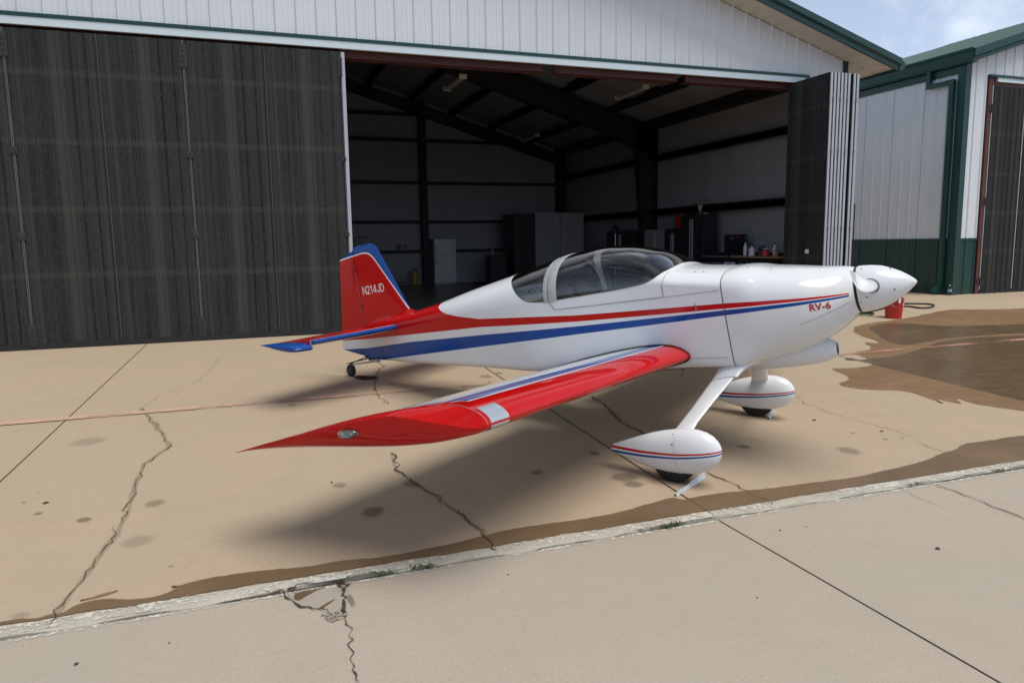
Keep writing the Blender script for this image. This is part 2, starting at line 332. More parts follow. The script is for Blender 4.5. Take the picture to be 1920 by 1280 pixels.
def hs_paint():
    m, x = paint('tailplane_paint', None); lat = m.math('ABSOLUTE', x[1])
    v = m.math('SUBTRACT', x[0], m.math('SUBTRACT', 1.10, m.math('MULTIPLY', lat, 0.125)))
    c = m.mix(gt(m, v, -0.062), RED, WHITE); c = m.mix(gt(m, v, -0.052), c, BLUE); return gloss(m, c)
M_HS = hs_paint()
def pod_paint():
    m, x = paint('wheel_fairing_paint', None); K = dict(x0=3.8, x1=4.9, y0=-1.0, y1=-0.4)
    c0 = fcurve(m, x[0], [(3.8,-.668),(3.93,-.678),(4.2,-.706),(4.5,-.726),(4.8,-.732),(4.9,-.733)], **K)
    th = m.ramp(x[0], 3.95, 4.8, 1.5, 0.75); d = m.math('DIVIDE', m.math('SUBTRACT', x[2], c0), th)
    red = mul(m, gt(m, d, 0.005), gt(m, 0.019, d)); blue = mul(m, gt(m, d, -0.019), gt(m, -0.005, d))
    return gloss(m, m.mix(blue, m.mix(red, WHITE, RED), BLUE))
M_POD = pod_paint()
def glass(name, tint, ior=1.5, rough=0.0, k=1.0):
    m = NT(name); fr = m.n('ShaderNodeFresnel'); fr.inputs[0].default_value = ior
    t = m.n('ShaderNodeBsdfTransparent'); t.inputs[0].default_value = tint+(1,); g = m.n('ShaderNodeBsdfGlossy'); g.inputs['Roughness'].default_value = rough
    mx = m.n('ShaderNodeMixShader'); m.l(m.math('MINIMUM', m.math('MULTIPLY', fr.outputs[0], k), 1.0), mx.inputs[0]); m.l(t.outputs[0], mx.inputs[1]); m.l(g.outputs[0], mx.inputs[2]); return m.done(mx.outputs[0])
M_GLASS = glass('canopy_glass', (0.90, 0.91, 0.92), 1.5, 0.0, 2.3)
M_LENS = glass('clear_lens', (0.9, 0.92, 0.93), 1.5, 0.0, 1.6)
M_LIGHTLENS = simple('landing_light_lens', (0.42, 0.45, 0.50), 0.12, 0.25, var=0.1, coat=1.0)
M_SEAM = simple('panel_seam', (0.22, 0.22, 0.23), 0.7)
M_RUBSEAL = simple('black_wing_seal', (0.015, 0.015, 0.017), 0.6)
M_FRAME = simple('cockpit_frame_paint', (0.36, 0.37, 0.365), 0.4, var=0.06)
M_CABIN = simple('grey_cabin_liner', (0.46, 0.46, 0.43), 0.7, var=0.12)
M_SEAT = simple('dark_seat_fabric', (0.02, 0.021, 0.026), 0.85, var=0.2, scale=20)
M_TYRE = simple('tyre_rubber', (0.013, 0.013, 0.013), 0.8, var=0.3, scale=30, bump=0.15)
M_SCREW = simple('dark_screw', (0.05, 0.05, 0.052), 0.5, 0.6)
M_STEEL = simple('bright_steel', (0.55, 0.55, 0.55), 0.3, 0.9)
M_ALU = simple('brushed_aluminium', (0.55, 0.56, 0.56), 0.42, 0.55, var=0.12, scale=30)
M_LTEXT = simple('white_lettering', (0.78, 0.77, 0.74), 0.3, var=0.03)
M_RTEXT = simple('red_lettering', (0.36, 0.008, 0.010), 0.3, var=0.03)
M_BTEXT = simple('black_lettering', (0.012, 0.012, 0.014), 0.5, var=0.03)

# ------------------------------------------------------------------ ground
YK, YF, STEP, SL = 3.815, 12.08, 0.0095, 0.046
ZF = STEP+SL*(YF-YK)
def gz(y): return 0.0 if y < YK else STEP+SL*(min(y, YF)-YK)
def gp(p, dz=0.0): return (p[0], p[1], gz(p[1])+dz)
g = MB(); xs = [-600, -60, 60, 600]
ys = [(-600, -0.10), (YK-0.02, -0.10), (YK+0.05, -0.08), (YF, ZF-0.10), (60, ZF-0.10), (700, ZF-0.10)]
g.grid([[(x, y, z) for x in xs] for y, z in ys])
ground = tag(obj('ground', g, M_DIRT), kind='structure', label='concrete apron and taxiway in front of the hangars')
JX = [-11.1, -6.4, None, 2.78, 7.60, 12.35, 17.1, 21.9]     # joint lines; None is the slanted joint
def jx(i, y): 
    return (-1.80+0.056*(y-6.143)) if JX[i] is None else JX[i]
GAP = 0.006
def slab(i, y0, y1, mat):
    m = MB(); P = [(jx(i, y0)+GAP, y0), (jx(i+1, y0)-GAP, y0), (jx(i+1, y1)-GAP, y1), (jx(i, y1)+GAP, y1)]
    m.prism([(x, y, (gz(y) if y > YK+1e-4 else (STEP if y1 > YK else 0.0))-0.09) for x, y in P], (0, 0, 0.09))
    return obj('concrete_slab', m, mat, ground)
for i in range(7):
    slab(i, YK+0.092, YF-0.005, M_APRON)
    slab(i, -5.0, YK-0.012, M_NEAR)
for i in (4, 5, 6): slab(i, YF+0.005, 27.0, M_APRON)
# the raised edge of the apron: a rough concrete lip with worn white paint
def rough_strip(pts_a, pts_b, dz_a, dz_b):
    m = MB(); m.grid([[gp(p, dz_a) for p in pts_a], [gp(p, dz_b) for p in pts_b]]); return m
lip = MB(); n = 260; rows = [[], [], [], []]
for k in range(n):
    x = -6+20*k/(n-1); j = 0.010*math.sin(x*3.1)+0.012*(random.random()-0.5)+0.012*math.sin(x*11+2)
    bite = 0.03*max(0, math.sin(x*1.7+1.2)*math.sin(x*4.3))
    rows[0].append((x, YK+0.097, gz(YK+0.097)+0.0015)); rows[1].append((x, YK+0.020+j*0.4, STEP+0.004+0.004*random.random()))
    rows[2].append((x, YK-0.002+j+bite, STEP-0.001)); rows[3].append((x, YK-0.008+j+bite, -0.08))
lip.grid(rows); obj('apron_lip', lip, M_KERB, ground, smooth=50)

def strip(name, pts, w, mat, dz=0.004, parent=ground, jitter=0.0, taper=None):
    """ribbon on the ground following pts"""
    m = MB(); L, Rr = [], []
    for i, p in enumerate(pts):
        a = Vector(pts[max(i-1, 0)]); b = Vector(pts[min(i+1, len(pts)-1)]); d = (b-a); d = Vector((d.x, d.y)).normalized(); nrm = Vector((-d.y, d.x))
        ww = (w[i] if isinstance(w, list) else w)*(1+jitter*(random.random()-0.5)*2)
        L.append(gp((p[0]+nrm.x*ww/2, p[1]+nrm.y*ww/2), dz)); Rr.append(gp((p[0]-nrm.x*ww/2, p[1]-nrm.y*ww/2), dz))
    m.grid([L, Rr]); return obj(name, m, mat, parent)
def fract(pts, amp, it=3, closed=False):
    P = [Vector(p[:2]) for p in pts]
    for k in range(it):
        Q = []; N = len(P)
        for i in range(N if closed else N-1):
            a, b = P[i], P[(i+1) % N]; d = b-a; nn = Vector((-d.y, d.x)); Q += [a, (a+b)/2+nn*random.uniform(-amp, amp)+d*random.uniform(-.1, .1)]
        if not closed: Q.append(P[-1])
        P = Q
    return [tuple(p) for p in P]
def resample(pts, step):
    out = [Vector(pts[0][:2])]
    for a, b in zip(pts, pts[1:]):
        a, b = Vector(a[:2]), Vector(b[:2]); n = max(1, int((b-a).length/step)); out += [a+(b-a)*k/n for k in range(1, n+1)]
    return [tuple(p) for p in out]
def halo_strip(Q_, w):
    rows = [[], [], [], []]; n = len(Q_)
    for i, p in enumerate(Q_):
        d = Vector(Q_[min(i+1, n-1)])-Vector(Q_[max(i-1, 0)]); d.normalize(); nr = Vector((-d.y, d.x)); ww = w*(.8+.35*math.sin(i*.9)*math.sin(i*.37))
        for k, q in enumerate((-.5, -.15, .15, .5)): rows[k].append(gp((p[0]+nr.x*ww*q, p[1]+nr.y*ww*q), 0.0032))
    m = MB(); m.grid(rows); o = obj('crack_stain', m, M_HALO, ground, weld=False); at = o.data.attributes.new('fade', 'FLOAT', 'POINT')
    fd = [0.0]*n+[.85]*(2*n)+[0.0]*n; at.data.foreach_set('value', fd[:len(o.data.vertices)]); return o
def crack(pts, w, mat=M_CRACK, halo=0.0, it=4, amp=0.16):
    P = fract(fract(resample(pts, 0.15), 0.14, 1), 0.30, 1); n = len(P)
    w = w*0.72; ws = [w*(0.30+1.0*abs(math.sin(i*0.37+1.3*math.sin(i*.11)))*random.uniform(.4, 1.5)) for i in range(n)]; ws[0] = ws[-1] = w*0.15
    if halo: halo_strip(resample(pts, 0.07), halo*1.5)
    return strip('crack', P, ws, mat, 0.0075)
M_HALO = stain('crack_halo', (0.22, 0.17, 0.12), 0.26)
crack([(-0.995, 3.822),(-0.972, 4.104),(-0.928, 4.336),(-0.889, 4.659),(-0.856, 4.836),(-0.835, 5.212),(-0.857, 5.780),(-0.852, 6.203),(-0.702, 6.595),(-0.797, 7.042),(-0.955, 7.586),(-1.091, 8.042)], 0.007, halo=0.045)
crack([(-1.091, 8.042),(-0.918, 8.630),(-0.720, 8.871),(-0.532, 9.439),(-0.420, 10.622)], 0.004, M_CRACK2)
crack([(1.513, 9.623),(1.605, 9.266),(1.378, 8.692),(1.242, 7.779),(1.299, 7.336)], 0.012)
crack([(1.038, 5.821),(0.993, 5.435),(1.056, 5.090),(1.146, 4.809),(1.185, 4.595),(1.247, 4.299),(1.286, 4.142),(1.265, 4.046),(1.278, 3.841)], 0.012, halo=0.04)
crack([(3.414, 6.949),(3.356, 6.443),(3.236, 5.889),(3.278, 5.524),(3.277, 5.131)], 0.014, halo=0.05)
crack([(3.214, 4.546),(3.258, 4.217),(3.255, 4.006),(3.246, 3.839)], 0.010, halo=0.03)
crack([(5.550, 6.306),(5.342, 5.838),(5.355, 5.454),(5.385, 5.153),(5.458, 4.945),(5.438, 4.696),(5.335, 4.419),(5.374, 4.201),(5.361, 3.936)], 0.007, M_CRACK2)
crack([(0.359, 3.432),(0.358, 3.325),(0.360, 3.198),(0.326, 3.049),(0.320, 2.952),(0.338, 2.848)], 0.007)
crack([(4.662, 3.776),(4.647, 3.571),(4.620, 3.353),(4.585, 3.058)], 0.009, M_CRACK2, halo=0.03)
crack([(4.318, 3.791),(4.304, 3.538),(4.329, 3.261)], 0.004, M_CRACK2)
crack([(4.116, 5.273),(4.039, 4.856)], 0.004, M_CRACK2)
# control joint filler
strip('joint_filler', resample([(2.78, YK+0.02), (2.78, YF)], 0.3), 0.008, M_CRACK, 0.006)
strip('joint_filler', resample([(2.78, -1.5), (2.78, YK-0.02)], 0.3), 0.007, M_CRACK, 0.003, jitter=0.25)
strip('joint_filler', resample([(jx(2, YK+.02), YK+0.02), (jx(2, YF), YF)], 0.3), 0.005, M_CRACK2, 0.006)
strip('joint_filler', resample([(7.60, YK+.02), (7.60, YF)], 0.3), 0.010, M_CRACK, 0.009)
strip('joint_filler', resample([(-6, YK-0.012), (14, YK-0.012)], 0.05), [0.005+0.012*max(0, math.sin(i*.031+.6)*math.sin(i*.09)) for i in range(len(resample([(-6, YK-0.012), (14, YK-0.012)], 0.05)))], M_CRACK, 0.0045, jitter=0.5)
# faded red line, worn white edge lines
strip('painted_line', resample([(-2.499, 7.846), (1.0, 7.83), (4.5, 7.82), (6.9, 7.82)], 0.2), 0.105, M_REDPALE, 0.010)
strip('painted_line', resample([(6.9, 7.82), (14.5, 7.82)], 0.2), 0.105, M_REDLINE, 0.010)
def jl(y, a): return [(p[0], p[1]+a*math.sin(p[0]*7.3)*math.sin(p[0]*2.9)+a*0.4*(random.random()-.5)) for p in resample([(-6, y), (14, y)], 0.05)]
strip('painted_line', jl(YK+0.050, 0.002), 0.084, M_WLINE, 0.0068)
for a_, b_ in ((-6, 14),): strip('painted_line', [p for p in jl(YK-0.031, 0.003) if a_ < p[0] < b_], 0.032, M_WLINE, 0.003)
# damp areas
def sheet(name, pts, mat, dz, amp=0.10, it=3, parent=ground, feather=0.035):
    P = [Vector(p[:2]) for p in pts]
    for _ in range(2): P = [q for i in range(len(P)) for q in (P[i]*.75+P[(i+1) % len(P)]*.25, P[i]*.25+P[(i+1) % len(P)]*.75)]
    P = fract([tuple(p) for p in P], amp, it, True)
    n = len(P); area = sum(P[i][0]*P[(i+1) % n][1]-P[(i+1) % n][0]*P[i][1] for i in range(n)); sg = 1 if area > 0 else -1; I = []
    for i in range(n):
        a, b = Vector(P[(i-2) % n]), Vector(P[(i+2) % n]); d = (b-a).normalized(); I.append((P[i][0]-d.y*feather*sg, P[i][1]+d.x*feather*sg))
    tri = geometry.tessellate_polygon([[Vector((p[0], p[1], 0)) for p in I]])
    m = MB(); m.add([gp(p, dz) for p in P]+[gp(p, dz) for p in I], [(i, (i+1) % n, n+(i+1) % n, n+i) for i in range(n)]+[tuple(n+q for q in t) for t in tri])
    o = obj(name, m, mat, parent, weld=False); at = o.data.attributes.new('fade', 'FLOAT', 'POINT'); at.data.foreach_set('value', [0.0]*n+[1.0]*n); return o
sheet('damp_patch', [(-1.290, 3.960),(-1.140, 3.975),(-1.064, 3.937),(-1.014, 3.970),(-0.957, 3.949),(-0.921, 4.026),(-0.780, 4.046),(-0.673, 3.980),(-0.523, 3.964),(-0.440, 4.038),(-0.500, 4.042),(-0.271, 4.092),(0.004, 4.075),(0.216, 4.031),(0.409, 4.049),(0.644, 3.998),(0.901, 4.026),(1.066, 4.033),(1.210, 4.066),(1.469, 4.109),(1.756, 4.098),(1.977, 4.088),(2.305, 4.115),(2.408, 4.153),(2.544, 4.172),(2.706, 4.214),(2.732, 4.134),(2.834, 4.158),(3.099, 4.156),(3.474, 4.106),(3.803, 4.098),(4.175, 4.068),(4.416, 4.100),(4.777, 4.133),(5.054, 4.178),(5.262, 4.256),(5.519, 4.293),(5.656, 4.379),(5.970, 4.375),(6.911, 4.369), (6.3, YK+0.098), (5, YK+0.098), (4, YK+0.098), (3, YK+0.098), (2, YK+0.098), (1, YK+0.098), (0, YK+0.098), (-1.2, YK+0.098)], M_WET, 0.005, amp=0.07, it=2, feather=0.014)
sheet('damp_patch', [(-0.926, 4.055),(-0.790, 4.106),(-0.720, 4.110),(-0.754, 4.070),(-0.865, 4.043)], M_WET2, 0.0045, 0.1, feather=0.015)
sheet('damp_patch', [(6.836, 7.218),(7.188, 7.092),(7.603, 7.151),(7.837, 7.510),(7.949, 7.952),(8.469, 7.980),(8.782, 8.564),(8.967, 8.257),(9.308, 9.333),(10.177, 9.945),(11.162, 10.071),(12.233, 10.431),(13.497, 10.891),(14.067, 10.515),(16.122, 10.409),(7.388, 4.682),(7.112, 5.070),(6.979, 5.316),(7.062, 5.566),(6.879, 5.285),(6.814, 5.489),(6.823, 5.580),(6.687, 5.354),(6.752, 5.629),(6.814, 5.954),(6.554, 6.073),(6.331, 6.232),(6.276, 6.468),(6.766, 6.668)], M_WET2, 0.0045, 0.09, 2)
sheet('water_film', [(7.487, 7.483),(7.939, 7.473),(8.603, 7.552),(9.928, 8.155),(10.831, 8.240),(12.435, 7.992),(7.758, 4.925), (7.61, 4.85), (7.61, 5.1), (7.61, 5.6), (7.61, 6.2), (7.61, 6.8), (7.61, 7.3), (7.61, 7.55), (7.61, 7.6)], M_WET3, 0.0062, 0.03, 1)
sheet('water_film', [(10.008, 9.684),(10.944, 9.872),(11.234, 9.247),(12.137, 9.052),(13.636, 8.779),(12.658, 8.138),(11.183, 8.328),(10.096, 8.295),(9.085, 7.983),(9.153, 8.432),(9.597, 9.060)], M_WET3, 0.0060, 0.08, 2)
def blot(c, rx, ry, mat, dz=0.006, rot=0.0, name='stain'):
    m = MB(); n = 18; vs = [gp(c, dz)]; fade = [1.0]
    for ring, fd in ((0.45, 0.9), (0.8, 0.45), (1.15, 0.0)):
        for k in range(n):
            t = 2*math.pi*k/n; j = 1+0.07*math.sin(2*t+c[0]*9)+0.05*math.sin(5*t+c[1]*5); x, y = rx*ring*j*math.cos(t), ry*ring*j*math.sin(t)
            vs.append(gp((c[0]+x*math.cos(rot)-y*math.sin(rot), c[1]+x*math.sin(rot)+y*math.cos(rot)), dz)); fade.append(fd)
    fs = [(0, 1+k, 1+(k+1) % n) for k in range(n)]+[(1+r*n+k, 1+(r+1)*n+k, 1+(r+1)*n+(k+1) % n, 1+r*n+(k+1) % n) for r in (0, 1) for k in range(n)]
    m.add(vs, fs); o = obj(name, m, mat, ground, weld=False); at = o.data.attributes.new('fade', 'FLOAT', 'POINT')
    # remove_doubles keeps order here
    at.data.foreach_set('value', fade[:len(o.data.vertices)]); return o
for (c, rx, ry, mt) in [((2.572, 4.658),.13,.10,M_STAIN),((2.562, 4.512),.09,.07,M_STAIN),((2.598, 5.230),.06,.06,M_STAIN),((3.866, 4.948),.06,.06,M_STAIN),((4.630, 4.570),.10,.11,M_STAIN_F),((0.689, 4.662),.09,.10,M_STAIN),
    ((1.033, 5.076),.07,.09,M_STAIN_F),((0.541, 5.220),.06,.06,M_STAIN_F),((1.989, 4.976),.06,.06,M_STAIN),((-1.384, 5.571),.022,.022,M_STAIN_D),((-1.385, 5.383),.03,.03,M_STAIN),((-1.081, 5.167),.05,.05,M_STAIN),((-0.717, 4.709),.10,.10,M_GREYST),
    ((-1.378, 6.991),.16,.14,M_GREYST),((1.281, 8.606),.16,.13,M_STAIN_D),((1.200, 8.696),.10,.10,M_STAIN_D),((0.355, 7.631),.05,.06,M_STAIN_F),((2.625, 8.215),.10,.10,M_STAIN_F),((2.833, 8.326),.06,.06,M_STAIN),((2.934, 4.515),.25,.14,M_STAIN_F),
    ((-0.685, 5.309),.07,.08,M_STAIN_F),((-1.150, 3.999),.05,.04,M_GREYST),((2.488, 4.012),.06,.04,M_GREYST),
    ((0.492, 5.293),.012,.012,M_STAIN_D),((3.989, 5.492),.012,.012,M_STAIN_D),((5.043, 4.939),.03,.02,M_STAIN),((5.162, 4.698),.03,.02,M_STAIN),((3.192, 5.708),.02,.02,M_STAIN)]:
    blot(c, rx, ry, mt)
for k in range(46):   # scattered small spots
    x, y = random.uniform(-2.5, 9), random.uniform(2.0, 11.5); rr_ = random.uniform(.006, .026) if y > YK else random.uniform(.003, .007); blot((x, y), rr_, rr_*random.uniform(.7, 1.2), random.choice([M_STAIN_D, M_STAIN, M_STAIN_F]), 0.0066)
for (c, r) in [((3.683, 2.945),.013),((3.033, 3.508),.009),((3.219, 3.489),.006),((2.336, 2.851),.006),((0.344, 3.523),.006),((-0.437, 3.487),.006),((-0.806, 3.448),.010),((1.248, 3.563),.007)]:
    m = MB(); bm = bmesh.new(); bmesh.ops.create_icosphere(bm, subdivisions=1, radius=r)
    for v in bm.verts: v.co *= random.uniform(.7, 1.2); v.co.z *= .6
    bm.verts.ensure_lookup_table(); m.add([(v.co.x+c[0], v.co.y+c[1], v.co.z+gz(c[1])+r*.35) for v in bm.verts], [[q.index for q in f.verts] for f in bm.faces]); bm.free()
    obj('pebble', m, M_CRACK2 if r < .01 else M_CRACK, ground)
# broken corner of the near slab, patched with mortar
PB = [(0.094, 3.803),(0.171, 3.811),(0.379, 3.808),(0.415, 3.780),(0.400, 3.669),(0.357, 3.461),(0.289, 3.444),(0.250, 3.549),(0.135, 3.641)]
sheet('mortar_patch', PB, M_PATCH, 0.0025, 0.06, 2)
sheet('damp_patch', [(0.115, 3.783),(0.265, 3.787),(0.306, 3.784),(0.220, 3.741),(0.134, 3.653)], M_WET3, 0.0036, 0.08, 2, feather=0.01)
sheet('damp_patch', [(0.223, 3.559),(0.317, 3.634),(0.335, 3.627),(0.258, 3.546)], M_WET3, 0.0037, 0.08, 2, feather=0.008)
crack([PB[0], (0.091, 3.730), PB[8], PB[7], PB[6]], 0.011, M_CRACK, it=3)
crack([PB[3], (0.381, 3.690), (0.364, 3.574), PB[5], (0.357, 3.417)], 0.022, M_CRACK, it=3)
crack([PB[0], (0.159, 3.842), (0.381, 3.827)], 0.012, M_CRACK, it=3)
blot((0.400, 3.583), .02, .08, M_STAIN); blot((0.375, 3.782), .03, .05, M_STAIN_D)
for k in range(34):
    base = random.choice([(0.285, 3.461), (0.314, 3.439), (0.352, 3.419), (0.386, 3.752), (0.091, 3.780), (0.295, 3.430)]); x, y = base[0]+random.uniform(-.04, .04), base[1]+random.uniform(-.03, .03); r = random.uniform(.004, .016)
    m = MB(); bm = bmesh.new(); bmesh.ops.create_icosphere(bm, subdivisions=1, radius=r)
    for v in bm.verts: v.co *= random.uniform(.65, 1.2); v.co.z *= .7
    bm.verts.ensure_lookup_table(); m.add([(v.co.x+x, v.co.y+y, v.co.z+r*.4) for v in bm.verts], [[q.index for q in f.verts] for f in bm.faces]); bm.free()
    obj('concrete_fragment', m, M_RUBBLE, ground)
# weeds in the joint
def weed(c, size, n, label):
    m = MB()
    for k in range(n):
        a = random.uniform(0, 6.28); l = size*random.uniform(.5, 1.1); d = Vector((math.cos(a), math.sin(a), 0)); s = Vector((-d.y, d.x, 0))*size*.07
        b = Vector((c[0]+random.uniform(-1, 1)*size*1.6, YK-0.008+random.uniform(-.012, .012), gz(YK+.01)-0.006))
        p1 = b+d*l*.45+Vector((0, 0, l*.55)); p2 = b+d*l+Vector((0, 0, l*.45)); m.add([b-s, b+s, p1+s*1.2, p1-s*1.2, p2], [(0, 1, 2, 3), (3, 2, 4)])
    o = obj('weed_tuft', m, M_WEED); tag(o, label, 'weed', 'weeds in the apron joint')
    return o
weed((0.826, 3.839), 0.042, 40, 'small green weed tuft in the joint below the red wing tip')
weed((0.615, 3.844), 0.030, 30, 'tiny weed in the joint just right of the broken concrete corner')
weed((2.442, 3.822), 0.045, 46, 'green weed tuft in the joint below the near wheel chock')
weed((5.343, 3.847), 0.035, 26, 'small weed in the joint at the far right end of the white line')

# ------------------------------------------------------------------ hangar with open folding doors
EX, SLOPE = 11.66, 0.295            # right outer corner, roof slope
RX = 1.3                            # ridge
def roofz(x): return 5.40+SLOPE*((11.5-x) if x > RX else (11.5-RX)-(RX-x))
XL = 2*RX-EX
hangar = thing('aircraft_hangar', 'white metal hangar with green trim and dark folding doors, open behind the airplane', 'hangar', (4.3, YF, ZF))
RIB = 0.305
def panel_profile(x0, x1, y, out, depth=0.026):
    """corrugated sheet outline between x0 and x1: points (x, y) with a major rib at every RIB"""
    P = []; k0 = math.floor(x0/RIB+1e-6)
    k = k0
    while k*RIB < x1-1e-6:
        c = k*RIB
        for dx, h in ((0, 0), (0.020, 1), (0.048, 1), (0.068, 0), (0.125, 0), (0.133, .16), (0.150, .16), (0.158, 0), (0.205, 0), (0.213, .16), (0.230, .16), (0.238, 0)):
            x = c+dx
            if x0-1e-6 <= x <= x1+1e-6: P.append((x, y+out*depth*h))
        k += 1
    if P[-1][0] < x1-1e-4: P.append((x1, y))
    if P[0][0] > x0+1e-4: P.insert(0, (x0, y))
    return P
def siding_panel(x0, x1, y, z0, ztop, mat, parent, out=-1, axis='x', const=None):
    P = panel_profile(x0, x1, y, out); m = MB()
    if axis == 'x': m.grid([[(x, yy, z0) for x, yy in P], [(x, yy, ztop(x)) for x, yy in P]])
    else: m.grid([[(yy, x, z0) for x, yy in P], [(yy, x, ztop(x)) for x, yy in P]])
    return obj('siding_panel', m, mat, parent, smooth=25)
x = -9.06
k = math.floor(XL/0.915)
while k*0.915 < EX-0.12:
    a, b = max(k*0.915, XL), min((k+1)*0.915, EX-0.09)
    siding_panel(a, b, YF-0.02, 4.99, lambda q: roofz(q)-0.03, M_SIDE, hangar); k += 1
m = MB(); m.box(XL, EX, YF+0.01, YF+0.05, 5.0, 5.35); m.prism([(XL, YF+.01, 5.35), (EX, YF+.01, 5.35), (EX, YF+.01, roofz(EX)-.04), (RX, YF+.01, roofz(RX)-.04), (XL, YF+.01, roofz(XL)-.04)], (0, .04, 0)); obj('gable_backing', m, M_INSUL, hangar)
m = MB(); m.prism([(XL, YF-0.075, 4.955), (XL, YF-0.075, 5.005), (XL, YF-0.01, 5.03), (XL, YF-0.01, 4.955)], (10.7-XL, 0, 0)); obj('green_header_trim', m, M_GREEN, hangar)
m = MB(); m.prism([(XL, YF-0.060, 4.85), (XL, YF-0.066, 4.954), (XL, YF+0.0, 4.954), (XL, YF+0.0, 4.85)], (10.62-XL, 0, 0)); obj('pale_header_flashing', m, M_FLASH, hangar)
for a, b in ((XL+.1, 1.52), (1.56, 5.05), (5.28, 7.75), (7.95, 10.62)):
    m = MB(); m.box(a, b, YF+0.10, YF+0.16, 4.755, 4.93); m.box(a, b, YF+0.06, YF+0.30, 4.745, 4.757); obj('header_beam', m, M_REDOX, hangar)
m = MB(); m.box(EX-0.09, EX+0.02, YF-0.055, YF+0.05, ZF, roofz(EX)-.02); m.box(EX-.02, EX+.03, YF+.05, YF+.12, ZF, roofz(EX)-.02); obj('corner_trim', m, M_GREEN, hangar)
# jamb right of the opening
m = MB(); m.box(10.62, EX-.09, YF-.015, YF+.06, ZF, 4.99); obj('door_jamb_wall', m, M_SIDE, hangar)
# roof, soffit, rake
YO = YF-0.60; EO = 12.42; YB = 25.9
for s, (xa, xb) in enumerate(((RX, EO), (2*RX-EO, RX))):
    P = [(xa, YO, roofz(xa)), (xb, YO, roofz(xb)), (xb, YO, roofz(xb)+.06), (xa, YO, roofz(xa)+.06)]
    m = MB(); m.prism(P, (0, YB+.3-YO, 0)); obj('roof', m, M_GREENR, hangar)
m = MB(); k = 0
xs_ = list(np.arange(2*RX-EO, EO, 0.1525)); rows = [[], []]
for i, xx in enumerate(xs_):
    d = -0.004 if i % 2 else -0.022
    for ddx in (0, 0.10): rows[0].append((xx+ddx, YO+.02, roofz(xx+ddx)+d)); rows[1].append((xx+ddx, YF-.03, roofz(xx+ddx)+d))
m.grid(rows); obj('soffit', m, M_SOFFIT, hangar)
m = MB(); rows = [[], []]
for yy in (YF-.02, YB+.2): pass
m = MB(); m.grid([[(EX+.01, y, roofz(EX+.01)-.012), (EO-.02, y, roofz(EO-.02)-.012)] for y in np.linspace(YF-.03, YB, 30)]); obj('eave_soffit', m, M_SOFFIT, hangar)
m = MB(); m.grid([[(XL, YF-.046, roofz(XL)-.034), (RX, YF-.046, roofz(RX)-.034), (EX+.02, YF-.046, roofz(EX+.02)-.034)], [(XL, YF-.046, roofz(XL)-.010), (RX, YF-.046, roofz(RX)-.010), (EX+.02, YF-.046, roofz(EX+.02)-.010)]]); obj('gable_trim', m, M_SOFFIT, hangar)
def rake(xa, za, xb, zb, y0, parent, h=0.25):
    """two step rake trim running along the gable edge"""
    prof = [(0.015, -0.055), (-0.035, -0.055), (-0.035, 0.03), (-0.060, 0.05), (-0.085, 0.06), (-0.085, h-.075), (-0.06, h-.06), (0.02, h-.05), (0.10, h-.05), (0.10, h-.07), (0.015, h-.07)]
    m = MB(); m.grid([[(x, y0+p, z+q) for p, q in prof] for x, z in ((xa, za), (xb, zb))], True, True, True); return obj('rake_trim', m, M_GREEN, parent)
rake(RX, roofz(RX), EO, roofz(EO), YO, hangar); rake(2*RX-EO, roofz(2*RX-EO), RX, roofz(RX), YO, hangar)
m = MB(); m.prism([(EO-.03, YO-.05, roofz(EO)-.06), (EO+.10, YO-.05, roofz(EO)-.02), (EO+.12, YO-.05, roofz(EO)+.10), (EO+.05, YO-.05, roofz(EO)+.14), (EO-.03, YO-.05, roofz(EO)+.10)], (0, YB-YO, 0)); obj('eave_gutter', m, M_GREEN, hangar)
# inside: floor, walls, frames
m = MB(); m.box(XL, EX, YF+.0, YB+.1, ZF-.10, ZF); obj('hangar_floor', m, M_FLOOR, hangar)
m = MB(); m.grid([[(11.5, y, z) for y in np.linspace(YF+.05, YB, 46)] for z in np.linspace(ZF, 5.42, 8)])
for i, v in enumerate(m.v): m.v[i] = (v[0]-0.035*abs(math.sin(v[1]*2.4))*abs(math.sin((v[2]-ZF)*2.1)), v[1], v[2])
obj('right_wall', m, M_INSUL, hangar, smooth=60)
m = MB(); m.box(11.56, EX, YF+.06, YB, ZF, 5.35); obj('outer_right_wall', m, M_SIDE, hangar)
m = MB(); m.box(XL, XL+.08, YF+.06, YB, ZF, 5.35); obj('left_wall', m, M_INSUL, hangar)
m = MB(); bw = [(XL, YB, ZF), (EX, YB, ZF), (EX, YB, roofz(EX)), (RX, YB, roofz(RX)), (XL, YB, roofz(XL))]; m.prism(bw, (0, .06, 0)); obj('back_wall', m, M_INSUL, hangar)
m = MB(); m.box(XL, -3.6, YF+.02, YF+.06, ZF, 5.0); obj('front_wall', m, M_SIDE, hangar)
m = MB()
for xa, xb in ((RX, 11.5), (XL, RX)):
    N_ = 14; m.grid([[(x_, y, roofz(x_)-.20-0.05*abs(math.sin(y*2.06))*0.6) for y in np.linspace(YF+.06, YB, 60)] for x_ in np.linspace(xa, xb, N_)])
obj('ceiling_liner', m, M_INSUL, hangar, smooth=60)
for zz in (1.56, 2.60, 3.96, 5.42, 6.30, 7.15):
    xr = 11.45 if zz < 5.2 else 11.5-(zz+.35-5.40)/SLOPE
    m = MB(); m.box(max(XL+.1, 2*RX-xr), xr, YB-.22, YB-.02, zz-.05, zz+.05); obj('wall_girt', m, M_STEEL_D, hangar)
